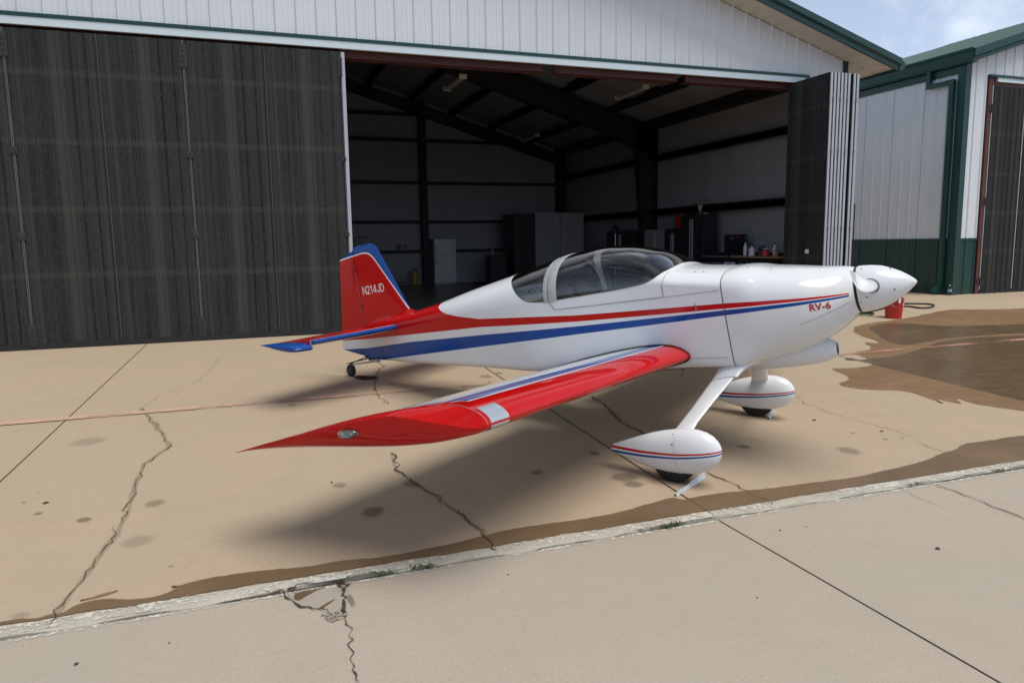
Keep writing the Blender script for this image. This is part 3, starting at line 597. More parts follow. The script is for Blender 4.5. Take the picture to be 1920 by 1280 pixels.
for zz in (1.40, 2.62, 4.16):
    m = MB(); m.box(11.26, 11.49, YF+.3, YB-.1, zz-.06, zz+.06); m.box(11.26, 11.272, YF+.3, YB-.1, zz-.10, zz+.10); obj('wall_girt', m, M_STEEL_D, hangar)
for xx in (6.04, 0.8, -4.4):
    m = MB(); m.box(xx-.11, xx+.11, YB-.42, YB-.40, ZF, roofz(xx)-.3); m.box(xx-.11, xx+.11, YB-.16, YB-.14, ZF, roofz(xx)-.3); m.box(xx-.01, xx+.01, YB-.40, YB-.16, ZF, roofz(xx)-.3); obj('end_wall_post', m, M_STEEL_D, hangar)
m = MB(); m.box(11.2, 11.46, YB-.5, YB-.02, ZF, 5.1); obj('corner_post', m, M_STEEL_D, hangar)
def frame(y):
    m = MB()    # tapered column: web and two flanges
    m.prism([(11.46, y-.008, ZF), (11.12, y-.008, ZF), (10.75, y-.008, 5.0), (11.46, y-.008, 5.3)], (0, .016, 0))
    m.prism([(11.13, y-.12, ZF), (11.115, y-.12, ZF), (10.745, y-.12, 5.0), (10.76, y-.12, 5.0)], (0, .24, 0)); m.box(11.45, 11.465, y-.12, y+.12, ZF, 5.35)
    obj('steel_column', m, M_STEEL_D, hangar)
    m = MB(); zt = lambda x_: roofz(x_)-.42
    for xa, xb, da, db in ((11.46, 10.0, .85, .62), (10.0, RX, .62, .55), (RX, XL+.1, .55, .85)):
        za, zb = zt(xa), zt(xb); m.prism([(xa, y-.008, za), (xb, y-.008, zb), (xb, y-.008, zb-db), (xa, y-.008, za-da)], (0, .016, 0))
        for q0, q1 in ((0, 0), (-da, -db)): m.prism([(xa, y-.11, za+q0), (xb, y-.11, zb+q1), (xb, y-.11, zb+q1-.015), (xa, y-.11, za+q0-.015)], (0, .22, 0))
    obj('roof_rafter', m, M_STEEL_D, hangar)
frame(19.05)
m = MB(); m.box(11.15, 11.48, YF+.3, YB-.1, 5.02, 5.26); obj('eave_strut', m, M_STEEL_D, hangar)
m = MB(); zt = lambda x_: roofz(x_)-.42
for xa, xb in ((11.46, RX), (RX, XL+.1)): m.prism([(xa, YB-.30, zt(xa)+.03), (xb, YB-.30, zt(xb)+.03), (xb, YB-.30, zt(xb)-.34), (xa, YB-.30, zt(xa)-.34)], (0, .24, 0))
obj('end_wall_rafter', m, M_STEEL_D, hangar)
for xx in list(np.arange(-7.4, 11.2, 1.45)):
    m = MB(); z_ = roofz(xx)-.21; m.box(xx-.012, xx+.012, YF+.2, YB-.05, z_-.21, z_); m.box(xx-.012, xx+.075, YF+.2, YB-.05, z_-.222, z_-.21); m.box(xx-.075, xx+.012, YF+.2, YB-.05, z_, z_+.012); obj('roof_purlin', m, M_STEEL_D, hangar)
# folding doors
def door_panel(x0, x1, light_left, light_right, hinge_r, zb=ZF+.02, zt=4.80):
    m = MB(); P = []; nx = 9; wdt = (x1-x0)
    offs = [0, .012, .012, 0]; xs2 = [x0+.03]; ys2 = [0]
    for r in range(6):
        c = x0+.03+wdt*(.10+.155*r)
        for dx, h in ((-.05, 0), (-.03, .012), (.02, .012), (.03, 0)): xs2.append(c+dx); ys2.append(h)
    xs2.append(x1-.03); ys2.append(0)
    F = YF-.045
    m.grid([[(q, F-h, zb) for q, h in zip(xs2, ys2)], [(q, F-h, zt) for q, h in zip(xs2, ys2)]])
    m.box(x0+.006, x1-.006, F+.004, F+.05, zb, zt); 
    d = obj('door_panel', m, M_DOOR, hangar, smooth=30)
    for a, b, lt in ((x0+.004, x0+.028, light_left), (x1-.028, x1-.004, light_right)):
        m = MB(); w2 = .010 if lt else .006; aa = a if a < (x0+x1)/2 else b-w2
        m.box(aa, aa+w2, F-.016, F+.003, zb, zt); obj('edge_frame', m, M_STRIP if lt or x0 > -3 and a < (x0+x1)/2 else M_DARKG, d)
    m = MB(); m.box(x0+.002, x1-.002, F-.022, F-.013, zb-.018, zb+.06); obj('bottom_seal', m, M_BLACK, d)
    if hinge_r:
        for z0, h in ((4.42, .36), (3.13, .10), (1.95, .12), (ZF+.05, .34)):
            m = MB()
            for q in range(max(1, int(h/.075))): m.lathe((x1, F-.022, z0+q*.075), (0, 0, 1), [(0, .014), (0, .017), (.06, .017), (.06, .014)], 10)
            m.box(x1-.045, x1+.045, F-.018, F-.010, z0, z0+h*.9); obj('hinge', m, M_DARKG, d)
    return d
DX = [-4.05, -2.93, -1.81, -0.69, 0.43, 1.575]
for i in range(5):
    door_panel(DX[i], DX[i+1], i in (1, 3), i in (0, 2, 4), i in (0, 2, 4))
m = MB(); m.box(1.577, 1.63, YF-.075, YF+.02, ZF+.02, 4.79); obj('leading_edge_channel', m, M_GALV, hangar)
# the folded stack on the right, seen end on
for k in range(8):
    x0 = 10.245+.0815*k+(.045 if k >= 6 else 0); x1 = x0+.052; m = MB()
    y0, y1 = 10.975, 12.06
    if k == 0:
        P = []; 
        ys2 = [y0]; hs = [0]
        for r in range(6):
            c = y0+1.085*(.10+.155*r)
            for dy, h in ((-.045, 0), (-.03, .010), (.03, .010), (.045, 0)): ys2.append(c+dy); hs.append(h)
        ys2.append(y1); hs.append(0); hs = [h*.5 for h in hs]
        m.grid([[(x0-h, q, ZF+.02) for q, h in zip(ys2, hs)], [(x0-h, q, 4.82) for q, h in zip(ys2, hs)]]); m.box(x0+.003, x1, y0, y1, ZF+.02, 4.82)
    else: m.box(x0, x1, y0, y1, ZF+.02, 4.82)
    d = obj('door_panel', m, M_DOOR, hangar)
    m = MB(); m.box(x0+.002, x1-.002, y0-.022, y0-.002, ZF+.02, 4.815); obj('edge_frame', m, M_GALV, d)
    if k % 2 == 0:
        for z0 in (4.28, 3.35, 1.93, 1.0):
            m = MB(); m.lathe((x1+.014, y0-.022, z0), (0, 0, 1), [(0, .004), (.01, .016), (.05, .020), (.08, .020), (.11, .016), (.12, .004)], 10); obj('hinge', m, M_STRIP, d)
    if k == 7:
        m = MB(); m.tube([(x1+.03, y0-.02, 1.1), (x1+.03, y0-.02, 2.45)], .012, 8); obj('cane_bolt', m, M_BLACK, d)
    if k == 0:
        m = MB(); m.box(x0-.014, x0-.011, 11.33, 11.43, 1.52, 1.60); nt = obj('notice', m, M_LTEXT, d)

# ------------------------------------------------------------------ neighbouring hangar
X2, Y2 = 16.15, 13.0
h2 = thing('neighbour_hangar', 'white and green metal hangar with closed dark door, at the right edge', 'hangar', (X2, Y2, ZF))
S2 = 0.315
def r2(x): return 6.00+S2*(x-X2)
WZ = 1.745
k = 0; NP = 13
for k in range(NP):
    a, b = Y2+.16+k*.915, Y2+.16+(k+1)*.915
    siding_panel(a, b, X2, WZ, lambda q: 5.92, M_SIDE, h2, -1, 'y'); siding_panel(a, b, X2, ZF, lambda q: WZ-.02, M_GREEN, h2, -1, 'y')
m = MB(); m.box(X2-.035, X2+.0, Y2+.10, Y2+12, WZ-.03, WZ+.015); obj('wainscot_trim', m, M_GREEN, h2)
for k in range(1):
    siding_panel(X2+.10, 16.86, Y2, WZ, lambda q: r2(q)-.04, M_SIDE, h2); siding_panel(X2+.10, 16.86, Y2, ZF, lambda q: WZ-.02, M_GREEN, h2)
for a, b in ((16.86, 17.78), (17.78, 18.7), (18.7, 19.6), (19.6, 20.5), (20.5, 21.4), (21.4, 22.3), (22.3, 23.2)): siding_panel(a, b, Y2, 5.60, lambda q: r2(q)-.04, M_SIDE, h2)
m = MB(); m.box(X2+.10, 16.86, Y2-.035, Y2, WZ-.03, WZ+.015); obj('wainscot_trim', m, M_GREEN, h2)
m = MB(); m.box(X2-.04, X2+.13, Y2-.045, Y2, ZF, 5.93); m.box(X2-.045, X2-.005, Y2-.0, Y2+.17, ZF, 5.93); obj('corner_trim', m, M_GREEN, h2)
m = MB(); m.box(16.86, 16.97, Y2-.06, Y2+.02, ZF, 5.54); obj('door_post', m, M_REDOX, h2)
m = MB(); m.box(16.84, 24, Y2-.10, Y2-.0, 5.545, 5.60); obj('green_header_trim', m, M_GREEN, h2)
m = MB(); m.box(17.12, 24, Y2-.075, Y2-.01, 5.45, 5.544); obj('pale_header_flashing', m, M_FLASH, h2)
m = MB(); m.box(16.97, 24, Y2-.03, Y2+.02, 5.36, 5.545); obj('header_beam', m, M_REDOX, h2)
for k in range(6):
    x0 = 17.0+1.12*k; x1 = x0+1.11; F = Y2-.03; xs2, hs = [x0], [0]
    for r in range(6):
        c = x0+1.11*(.10+.155*r)
        for dx, h in ((-.06, 0), (-.035, .02), (.025, .02), (.05, 0)): xs2.append(c+dx); hs.append(h)
    xs2.append(x1); hs.append(0); m = MB(); m.grid([[(q, F-h, ZF+.02) for q, h in zip(xs2, hs)], [(q, F-h, 5.36) for q, h in zip(xs2, hs)]]); m.box(x0, x1, F+.003, F+.05, ZF+.02, 5.36)
    d = obj('door_panel', m, M_DOOR, h2, smooth=30)
    m = MB(); m.box(x0-.002, x0+.016, F-.022, F-.002, ZF+.1, 5.36); obj('edge_frame', m, M_ALU, d)
    m = MB(); m.box(x0, x1, F-.03, F-.02, ZF+.004, ZF+.05); obj('bottom_seal', m, M_BLACK, d)
    if k == 0:
        for z0 in (4.75, 2.55, .62):
            m = MB(); m.box(x0-.10, x0+.02, F-.045, F-.024, z0, z0+.16); m.lathe((x0-.02, F-.05, z0-.02), (0, 0, 1), [(0, .02), (.2, .02)], 10); obj('hinge', m, M_DARKG, d)
m = MB(); m.box(X2+.02, X2+.06, Y2+.02, 27, ZF, 5.9); obj('inner_wall', m, M_SIDE, h2); m = MB(); m.box(24, 34, Y2, Y2+.1, ZF, r2(24)); obj('front_wall', m, M_SIDE, h2); m = MB(); m.box(X2+.1, 30, 26.9, 27, ZF, 5.9); obj('back_wall', m, M_SIDE, h2)
# roof with standing ribs
YO2 = Y2-.24; XO2 = X2-.04; XR2 = 25.5
P = [(XO2, YO2, r2(XO2)), (XR2, YO2, r2(XR2)), (XR2, YO2, r2(XR2)+.05), (XO2, YO2, r2(XO2)+.05)]
m = MB(); m.prism(P, (0, 15, 0)); rf = obj('roof', m, M_GREENR, h2)
m = MB(); m.prism([(XR2, YO2, r2(XR2)+.05), (XR2+9, YO2, r2(XR2)-9*S2+.05), (XR2+9, YO2, r2(XR2)-9*S2), (XR2, YO2, r2(XR2))], (0, 15, 0)); obj('roof', m, M_GREENR, h2)
for k in range(28):
    y = YO2+.15+k*RIB
    m = MB(); pr = [(y-.03, 0), (y-.014, .032), (y+.014, .032), (y+.03, 0)]
    m.grid([[(xx, yy, r2(xx)+.051+hh_) for yy, hh_ in pr] for xx in (XO2, XR2)]); obj('roof_rib', m, M_GREENR, rf)
# gutter, rake, downspout
prof = [(XO2+.02, 5.79), (XO2-.09, 5.80), (XO2-.11, 5.84), (XO2-.12, 6.02), (XO2-.14, 6.08), (XO2-.13, 6.12), (XO2-.10, 6.12), (XO2+.0, 6.03)]
m = MB(); m.prism([(a, YO2-.02, b) for a, b in prof], (0, 14.9, 0)); obj('eave_gutter', m, M_GREEN, h2)
m = MB(); m.box(X2-.038, X2-.0, Y2+.17, Y2+14, 5.62, 5.785); obj('eave_trim', m, M_GREEN, h2)
rake(XO2-.10, r2(XO2-.10)-.11, XR2, r2(XR2)-.11, YO2, h2, h=0.30)
m = MB(); m.grid([[(XO2, y, r2(XO2)-.01), (XR2, y, r2(XR2)-.01)] for y in (YO2+.02, Y2-.02)]); obj('soffit', m, M_SOFFIT, h2)
m = MB(); ya = Y2+.90; yb = Y2+.26
m.box(X2-.145, X2-.046, ya-.05, ya+.05, 5.50, 5.80); m.box(X2-.144, X2-.045, yb-.05, ya+.049, 5.40, 5.501); m.box(X2-.145, X2-.046, yb-.06, yb+.05, .62, 5.46)
m.prism([(X2-.145, yb-.06, .64), (X2-.046, yb-.06, .64), (X2-.14, yb-.06, .44), (X2-.32, yb-.06, .44), (X2-.34, yb-.06, .50)], (0, .11, 0)); obj('downspout', m, M_GREEN, h2)

# ------------------------------------------------------------------ airplane
T_M = Matrix(((0.568977, 0.812987, -0.123765, 1.126000), (-0.804207, 0.581526, 0.122793, 8.754000), (0.171802, 0.029666, 0.984685, 0.236664), (0, 0, 0, 1)))
plane = empty('airplane'); plane.matrix_world = T_M; ORIG[plane.name] = Vector((0, 0, 0))
tag(plane, 'small white, red and blue low-wing propeller airplane parked on the apron', 'airplane')
def herm(xs, ys):
    xs = np.array(xs, float); ys = np.array(ys, float); d = np.diff(ys)/np.diff(xs); m = np.zeros(len(xs)); m[0] = d[0]; m[-1] = d[-1]
    for i in range(1, len(xs)-1): m[i] = 0 if d[i-1]*d[i] <= 0 else 2*d[i-1]*d[i]/(d[i-1]+d[i])
    def fn(x):
        x = min(max(x, xs[0]), xs[-1]); i = max(min(int(np.searchsorted(xs, x, side='right'))-1, len(xs)-2), 0); h = xs[i+1]-xs[i]; t = (x-xs[i])/h
        return float((1+2*t)*(1-t)**2*ys[i]+t*(1-t)**2*h*m[i]+t*t*(3-2*t)*ys[i+1]+t*t*(t-1)*h*m[i+1])
    return fn
F_B = herm([.30,.39,1.0,1.6,2.2,2.8,3.3,3.8,4.3,4.78], [.035,.048,.19,.31,.41,.49,.53,.55,.545,.515])
F_BOT = herm([.30,.62,1.84,2.575,2.85,4.46,4.78], [.20,.153,.021,-.063,-.10,-.20,-.225])
F_SH = herm([.30,1.0,1.6,2.2,2.8,3.3,4.2,4.5,4.78], [.50,.52,.52,.51,.505,.505,.50,.46,.40])
F_TOP = herm([.30,1.1,1.6,2.126,2.577,3.0,3.42,3.6,3.85,4.143,4.341,4.40,4.6,4.78], [.59,.635,.680,.757,.812,.868,.91,.912,.878,.781,.648,.618,.575,.545])
def Bp(u, lat, w): return (u, -lat, w)            # body axes: x forward, y left, z up; lat is to the right
def shell(u, ph, off=0.0):
    n = 2.25; c = math.cos(ph); s = abs(math.sin(ph)); b = F_B(u)+off; h = F_TOP(u)-F_SH(u)+off
    return Bp(u, b*math.copysign(abs(c)**(2/n), c), F_SH(u)+h*s**(2/n))
def lower_profile(u):
    """right shoulder down, across the belly, up to the left shoulder"""
    b, wb, ws = F_B(u), F_BOT(u), F_SH(u); bb = b*0.93; r = min(.075, b*.6); half = []
    for t in np.linspace(0, 1, 9)[:-1]: 
        w = ws+(wb+r-ws)*t; half.append((b+(bb-b)*t**1.6, w))
    for a in np.linspace(0, math.pi/2, 7): half.append((bb-r+r*math.cos(a), wb+r-r*math.sin(a)))
    half.append((0, wb))
    return half
def lower_loop(u):
    h = lower_profile(u); return [Bp(u, x, w) for x, w in h]+[Bp(u, -x, w) for x, w in h[-2::-1]]
PH = [R(q) for q in (0, .7, 1.5, 2.5, 4, 6, 9, 12, 16, 21, 27, 33, 40, 47, 54, 61, 68, 75, 82, 90)]; PH = PH+[math.pi-p for p in PH[-2::-1]]
f_rear = herm([0, .7, 1.5, 4, 10, 20, 30, 50, 78, 90], [3.2, 3.20, 3.12, 3.01, 2.94, 2.876, 2.83, 2.76, 2.72, 2.715]); f_front = herm([0, .7, 1.5, 2.5, 4, 12, 30, 60, 90], [3.34, 3.34, 3.9, 4.08, 4.17, 4.25, 4.31, 4.352, 4.345])
dg = lambda p: math.degrees(p if p <= math.pi/2 else math.pi-p)
us = np.linspace(.30, 4.78, 90)
m = MB(); m.grid([lower_loop(u) for u in us], False)
m.add(lower_loop(4.78)+[shell(4.78, p) for p in PH[1:-1]][::-1], [tuple(range(len(lower_loop(4.78))+len(PH)-2))])
rows = []
for t in np.linspace(0, 1, 70): rows.append([shell(.30+(f_rear(dg(p))-.30)*t, p) for p in PH])
m.grid(rows)
rows = []
for t in np.linspace(0, 1, 40): rows.append([shell(4.78+(f_front(dg(p))-4.78)*t, p) for p in PH])
m.grid(rows); fus = obj('fuselage', m, M_FUS, plane, smooth=40, local=True)
def ribbon(name, pts, w, mat, parent, nrm):
    """thin raised seam along pts lying on a surface with normals nrm"""
    mm = MB(); L, Q = [], []
    for i, p in enumerate(pts):
        p = Vector(p); d = (Vector(pts[min(i+1, len(pts)-1)])-Vector(pts[max(i-1, 0)])).normalized(); n = Vector(nrm(p) if callable(nrm) else nrm).normalized(); s = d.cross(n).normalized()*w/2; L.append(p-s+n*.0015); Q.append(p+s+n*.0015)
    mm.grid([L, Q]); return obj(name, mm, mat, parent, local=True)
outn = lambda p: (0, p.y, (p.z-.25)*.8)
# glass, frames
m = MB(); P2 = PH[1:-1]
m.grid([[shell(f_rear(dg(p))+(3.205-f_rear(dg(p)))*t, p) for p in PH[2:-2]] for t in np.linspace(0, 1, 16)]); rw = obj('rear_window', m, M_GLASS, plane, smooth=60, local=True)
m = MB(); rows = [[shell(u, p, o) for p in PH] for u, o in ((3.198, .001), (3.202, .006), (3.238, .007), (3.244, .006), (3.246, -.012))]; m.grid(rows); rb_ = obj('roll_bar_band', m, M_FRAME, plane, smooth=40, local=True)
m = MB(); rows = [[shell(u, p, o) for p in PH] for u, o in ((3.254, -.012), (3.256, .006), (3.28, .008), (3.312, .007), (3.345, .0))]; m.grid(rows); cf = obj('canopy_aft_frame', m, M_FRAME, plane, smooth=40, local=True)
for uu in (3.215, 3.285):
    for k, ph in enumerate(np.linspace(R(4), R(80), 11)):
        p = shell(uu, ph, .010); m = MB(); m.lathe(p, (0, p[1], p[2]-.5), [(-.002, .003), (.0, .003)], 6); obj('rivet', m, M_SCREW, rb_ if uu < 3.25 else cf, local=True)
m = MB(); m.grid([[shell(3.34+(f_front(dg(p))-3.34)*t, p, .001) for p in PH[1:-1]] for t in np.linspace(0, 1, 60)]); can = obj('canopy', m, M_GLASS, plane, smooth=60, local=True)
for s in (1, -1):
    m = MB(); ul = np.linspace(3.30, 4.32, 30)
    def skp(u, w, off): 
        t = (w-F_SH(u))/(F_BOT(u)+.075-F_SH(u)); t = max(0, t); b = F_B(u); return Bp(u, s*(b+(b*.93-b)*t**1.6+off), w)
    wl = lambda u: .437-.033*max(0, (u-3.3))/1.0+.0
    m.grid([[skp(u, wl(u), -.004) for u in ul], [skp(u, wl(u)+.002, .004) for u in ul], [skp(u, .47, .004) for u in ul], [skp(u, .503, .003) for u in ul]]); sk = obj('canopy_skirt', m, M_WHITE, plane, smooth=40, local=True)
    ribbon('skirt_seam', [skp(u, wl(u)-.004, .002) for u in ul], .0045, M_SEAM, sk, (0, -s, 0))
    ribbon('skirt_seam', [skp(3.296-.05*t, wl(3.3)+(.515-wl(3.3))*t, .004) for t in np.linspace(0, 1, 8)], .006, M_SEAM, sk, (0, -s, 0))
    ribbon('panel_seam', [skp(u, .398-.012*(u-4.33)/.45, .001) for u in np.linspace(4.33, 4.77, 8)], .004, M_SEAM, fus, (0, -s, .2))
    ribbon('panel_seam', [skp(4.33, .398+.10*t, .002) for t in np.linspace(0, .9, 6)]+[shell(4.33+.03*t, R(t*42) if s > 0 else math.pi-R(t*42), .001) for t in np.linspace(.06, 1, 12)], .004, M_SEAM, fus, outn)
    ribbon('belly_seam', [skp(u, F_BOT(u)+.085, .001) for u in np.linspace(4.05, 4.75, 12)], .004, M_SEAM, fus, (0, -s, 0))
# cockpit
m = MB(); m.grid([[Bp(u, x*F_B(u)*.9, .16+.0*u) for x in np.linspace(-1, 1, 5)] for u in np.linspace(2.7, 4.6, 8)]); obj('cockpit_floor', m, M_CABIN, plane, local=True)
for s in (1, -1):
    m = MB(); m.grid([[Bp(u, s*(F_B(u)-.03), w) for u in np.linspace(2.6, 4.5, 16)] for w in (.16, .30, .44, .495)]); obj('cabin_side_liner', m, M_CABIN, plane, smooth=60, local=True)
m = MB(); m.grid([[Bp(2.66+.02*abs(x), x*F_B(2.7)*.86, w) for x in np.linspace(-1, 1, 7)] for w in np.linspace(.16, .60, 5)]); obj('baggage_bulkhead', m, M_CABIN, plane, local=True)
m = MB(); m.box(2.72, 3.21, .36, .372, .50, .585); pl = obj('placard_board', m, M_CABIN, plane, local=True)
m = MB(); m.box(2.68, 3.22, .33, .36, .60, .615); m.box(2.68, 3.22, .36, .40, .478, .492); obj('baggage_rail', m, M_FRAME, plane, local=True)
m = MB()
for s in (1, -1):
    pass
m.box((2.850, 3.162, 0.599)[0]-.02, (2.850, 3.162, 0.599)[1]+.03, -.43, -.42, (2.850, 3.162, 0.599)[2]-.03, (2.850, 3.162, 0.599)[2]+.09); lb = obj('placard_board', m, M_FRAME, plane, local=True)
def seat(yc):
    m = MB(); m.box(3.30, 3.85, yc-.21, yc+.21, .17, .27, .04)
    rows = []
    for t, th in ((0, .10), (.3, .11), (.7, .10), (1, .07)):
        u = 3.36-.22*t; w = .24+.46*t; rows.append([(u+th*.5*math.cos(a)*1.0, yc+.20*(1-.15*t)*math.copysign(abs(math.sin(a))**.6, math.sin(a)), w+th*.2*math.cos(a)) for a in np.linspace(0, 2*math.pi, 17)[:-1]])
    m.grid(rows, True, True, True); return obj('seat', m, M_SEAT, plane, smooth=50, local=True)
for yc in (.24, -.24): 
    st = seat(yc); m = MB(); m.tube([(3.16, yc-.06, .68), (3.10, yc-.05, .55), (3.34, yc-.10, .34)], .018, 6); m.tube([(3.16, yc+.06, .68), (3.24, yc+.07, .55), (3.40, yc+.10, .34)], .018, 6); obj('harness', m, M_BLACK, st, local=True)
m = MB(); m.grid([[Bp(u, x*.47, .515+.06*(1-x*x)-.02*(4.5-u)/.5) for x in np.linspace(-1, 1, 11)] for u in np.linspace(4.02, 4.5, 6)]); m.grid([[Bp(4.02, x*.47, w) for x in np.linspace(-1, 1, 7)] for w in (.25, .52)]); obj('glareshield', m, M_SEAT, plane, smooth=50, local=True)
for yc in (.2, -.2):
    m = MB(); m.tube([(3.72, yc, .17), (3.75, yc, .34), (3.70, yc, .46)], [.012, .012, .018], 8); obj('control_stick', m, M_BLACK, plane, local=True)
# hoop brace inside the canopy
m = MB(); rows = []
for k, a in enumerate(np.linspace(R(3), R(177), 41)):
    e = math.sin(a); u = 3.83-.20*e**1.6; wd = .010+.028*e; p = shell(u, a, -.022); q = shell(u, a, -.032); rows.append([(p[0]-wd, p[1], p[2]), (p[0]+wd, p[1], p[2]), (q[0]+wd, q[1], q[2]), (q[0]-wd, q[1], q[2])])
m.grid(rows, True, True, True); obj('canopy_brace', m, M_FRAME, plane, smooth=50, local=True)
m = MB(); m.tube([Bp(4.0, .02, .80), Bp(4.0, .02, .70)], .003, 5); m.box(3.985, 4.0, -.06, .02, .64, .70, .004); obj('compass', m, M_BLACK, plane, local=True)

# cowling
C0 = .2
def ray_profile(pts, th):
    """distance from (0,C0) to closed outline pts (lat,w) along angle th, right half"""
    dx, dz = math.cos(th), math.sin(th); best = 0
    for (x0, z0), (x1, z1) in zip(pts, pts[1:]):
        z0_, z1_ = z0-C0, z1-C0; den = dx*(z1_-z0_)-dz*(x1-x0)
        if abs(den) < 1e-9: continue
        t = (x0*(z1_-z0_)-z0_*(x1-x0))/den; s = (x0*dz-z0_*dx)/den
        if t > 0 and -1e-6 <= s <= 1+1e-6: best = max(best, t)
    return best
fw = lower_profile(4.78)[::-1]+[(-shell(4.78, p)[1], shell(4.78, p)[2]) for p in PH[1:20]]
fw = [(x, w) for x, w in fw]
c_b = herm([4.79,4.95,5.15,5.32,5.45,5.55,5.60,5.635], [.515,.510,.485,.445,.385,.305,.245,.195]); c_t = herm([4.79,5.0,5.257,5.45,5.56,5.60,5.635], [.545,.51,.463,.425,.408,.398,.388]); c_d = herm([4.79,4.95,5.15,5.30,5.43,5.55,5.60,5.635], [-.225,-.225,-.205,-.165,-.110,-.035,.005,.045]); c_n = herm([4.79,5.1,5.4,5.635], [3.4,2.8,2.35,2.0])
def cowl_pt(u, th, off=0.0):
    b, n = c_b(u), c_n(u); h = (c_t(u)-C0) if math.sin(th) >= 0 else (C0-c_d(u)); c, s = abs(math.cos(th)), abs(math.sin(th))
    r = 1/((c/b)**n+(s/h)**n)**(1/n); t = min(1, max(0, (u-4.79)/.28)); t = t*t*(3-2*t)
    aa = math.asin(max(-1, min(1, math.sin(th)))); r0 = ray_profile(fw, aa); r = r0+(r-r0)*t+off
    return Bp(u, r*math.cos(th), C0+r*math.sin(th))
TH = [2*math.pi*k/72 for k in range(72)]
m = MB(); cu = list(np.linspace(4.79, 5.5, 26))+[5.53, 5.56, 5.585, 5.605, 5.622, 5.635]
rows = [[cowl_pt(4.79, t, -.02) for t in TH]]+[[cowl_pt(u, t) for t in TH] for u in cu]
rows += [[(5.642, -.186*math.cos(t), .216+.170*math.sin(t)) for t in TH], [(5.636, -.14*math.cos(t), .216+.14*math.sin(t)) for t in TH]]
m.grid(rows, True, False, True); cowl = obj('cowling', m, M_FUS, plane, smooth=45, local=True)
ribbon('cowl_seam', [cowl_pt(4.785, t, .0005) for t in np.linspace(-1.1, 4.2, 60)], .003, M_SEAM, cowl, outn)
ribbon('cowl_seam', [cowl_pt(u, R(-28)+R(14)*(u-4.9)/.7, .001) for u in np.linspace(5.30, 5.615, 14)], .004, M_FRAME, cowl, outn)
for s in (1, -1):   # cooling air inlets in the cowl face
    a0 = R(2) if s > 0 else math.pi-R(2); c = Vector(cowl_pt(5.598, a0)); d = Vector((.90, -s*.42, 0)).normalized(); up = Vector((0, 0, 1)); sd_ = d.cross(up).normalized(); m = MB(); rows = []
    for off, k in ((-.030, 1.10), (-.006, 1.0), (-.008, .95), (-.03, .86)): rows.append([c+d*off+(sd_*.034*math.cos(t)+up*.052*math.sin(t))*k for t in np.linspace(0, 2*math.pi, 25)[:-1]])
    m.cur = 0; m.grid(rows, True); m.cur = 1; m.add(rows[-1], [tuple(range(24))]); obj('air_inlet', m, [M_WHITE, M_BLACK], cowl, smooth=50, local=True)
sq = [(1403,518),(1436,518),(1310,512),(1318,511)]
for (u, th) in ((4.93, R(52)), (5.10, R(48)), (4.55, R(60)), (4.62, R(60))):
    p = cowl_pt(u, th, .001) if u > 4.79 else shell(u, R(48), .002); m = MB(); m.lathe(p, (0, p[1], p[2]-.2), [(-.003, .006), (.001, .005)], 8); obj('cowl_screw', m, M_SCREW, cowl, local=True)
m = MB(); m.box(4.570, 4.5735, -F_B(4.57)-.004, -F_B(4.57)+.02, .255, .315); obj('vent_scoop', m, M_SEAM, fus, local=True)
# lower scoop
m = MB(); rows = []
for u, w0, r1, r2_, in ((5.437, -.218, .050, .052), (5.442, -.218, .056, .058), (5.43, -.218, .062, .064), (5.40, -.215, .072, .075), (5.34, -.205, .100, .105), (5.25, -.20, .135, .122), (5.10, -.20, .17, .130), (4.95, -.20, .19, .130), (4.80, -.195, .20, .125), (4.74, -.18, .20, .08)):
    rows.append([Bp(u, r1*math.cos(t), w0+r2_*math.sin(t)) for t in np.linspace(0, 2*math.pi, 33)[:-1]])
m.grid(rows, True, False, True); sc = obj('intake_scoop', m, M_WHITE, plane, smooth=50, local=True)
m = MB(); m.lathe((5.41, 0, -.218), (1, 0, 0), [(0, .050), (.002, .050)], 20); obj('intake_opening', m, M_BLACK, sc, local=True)
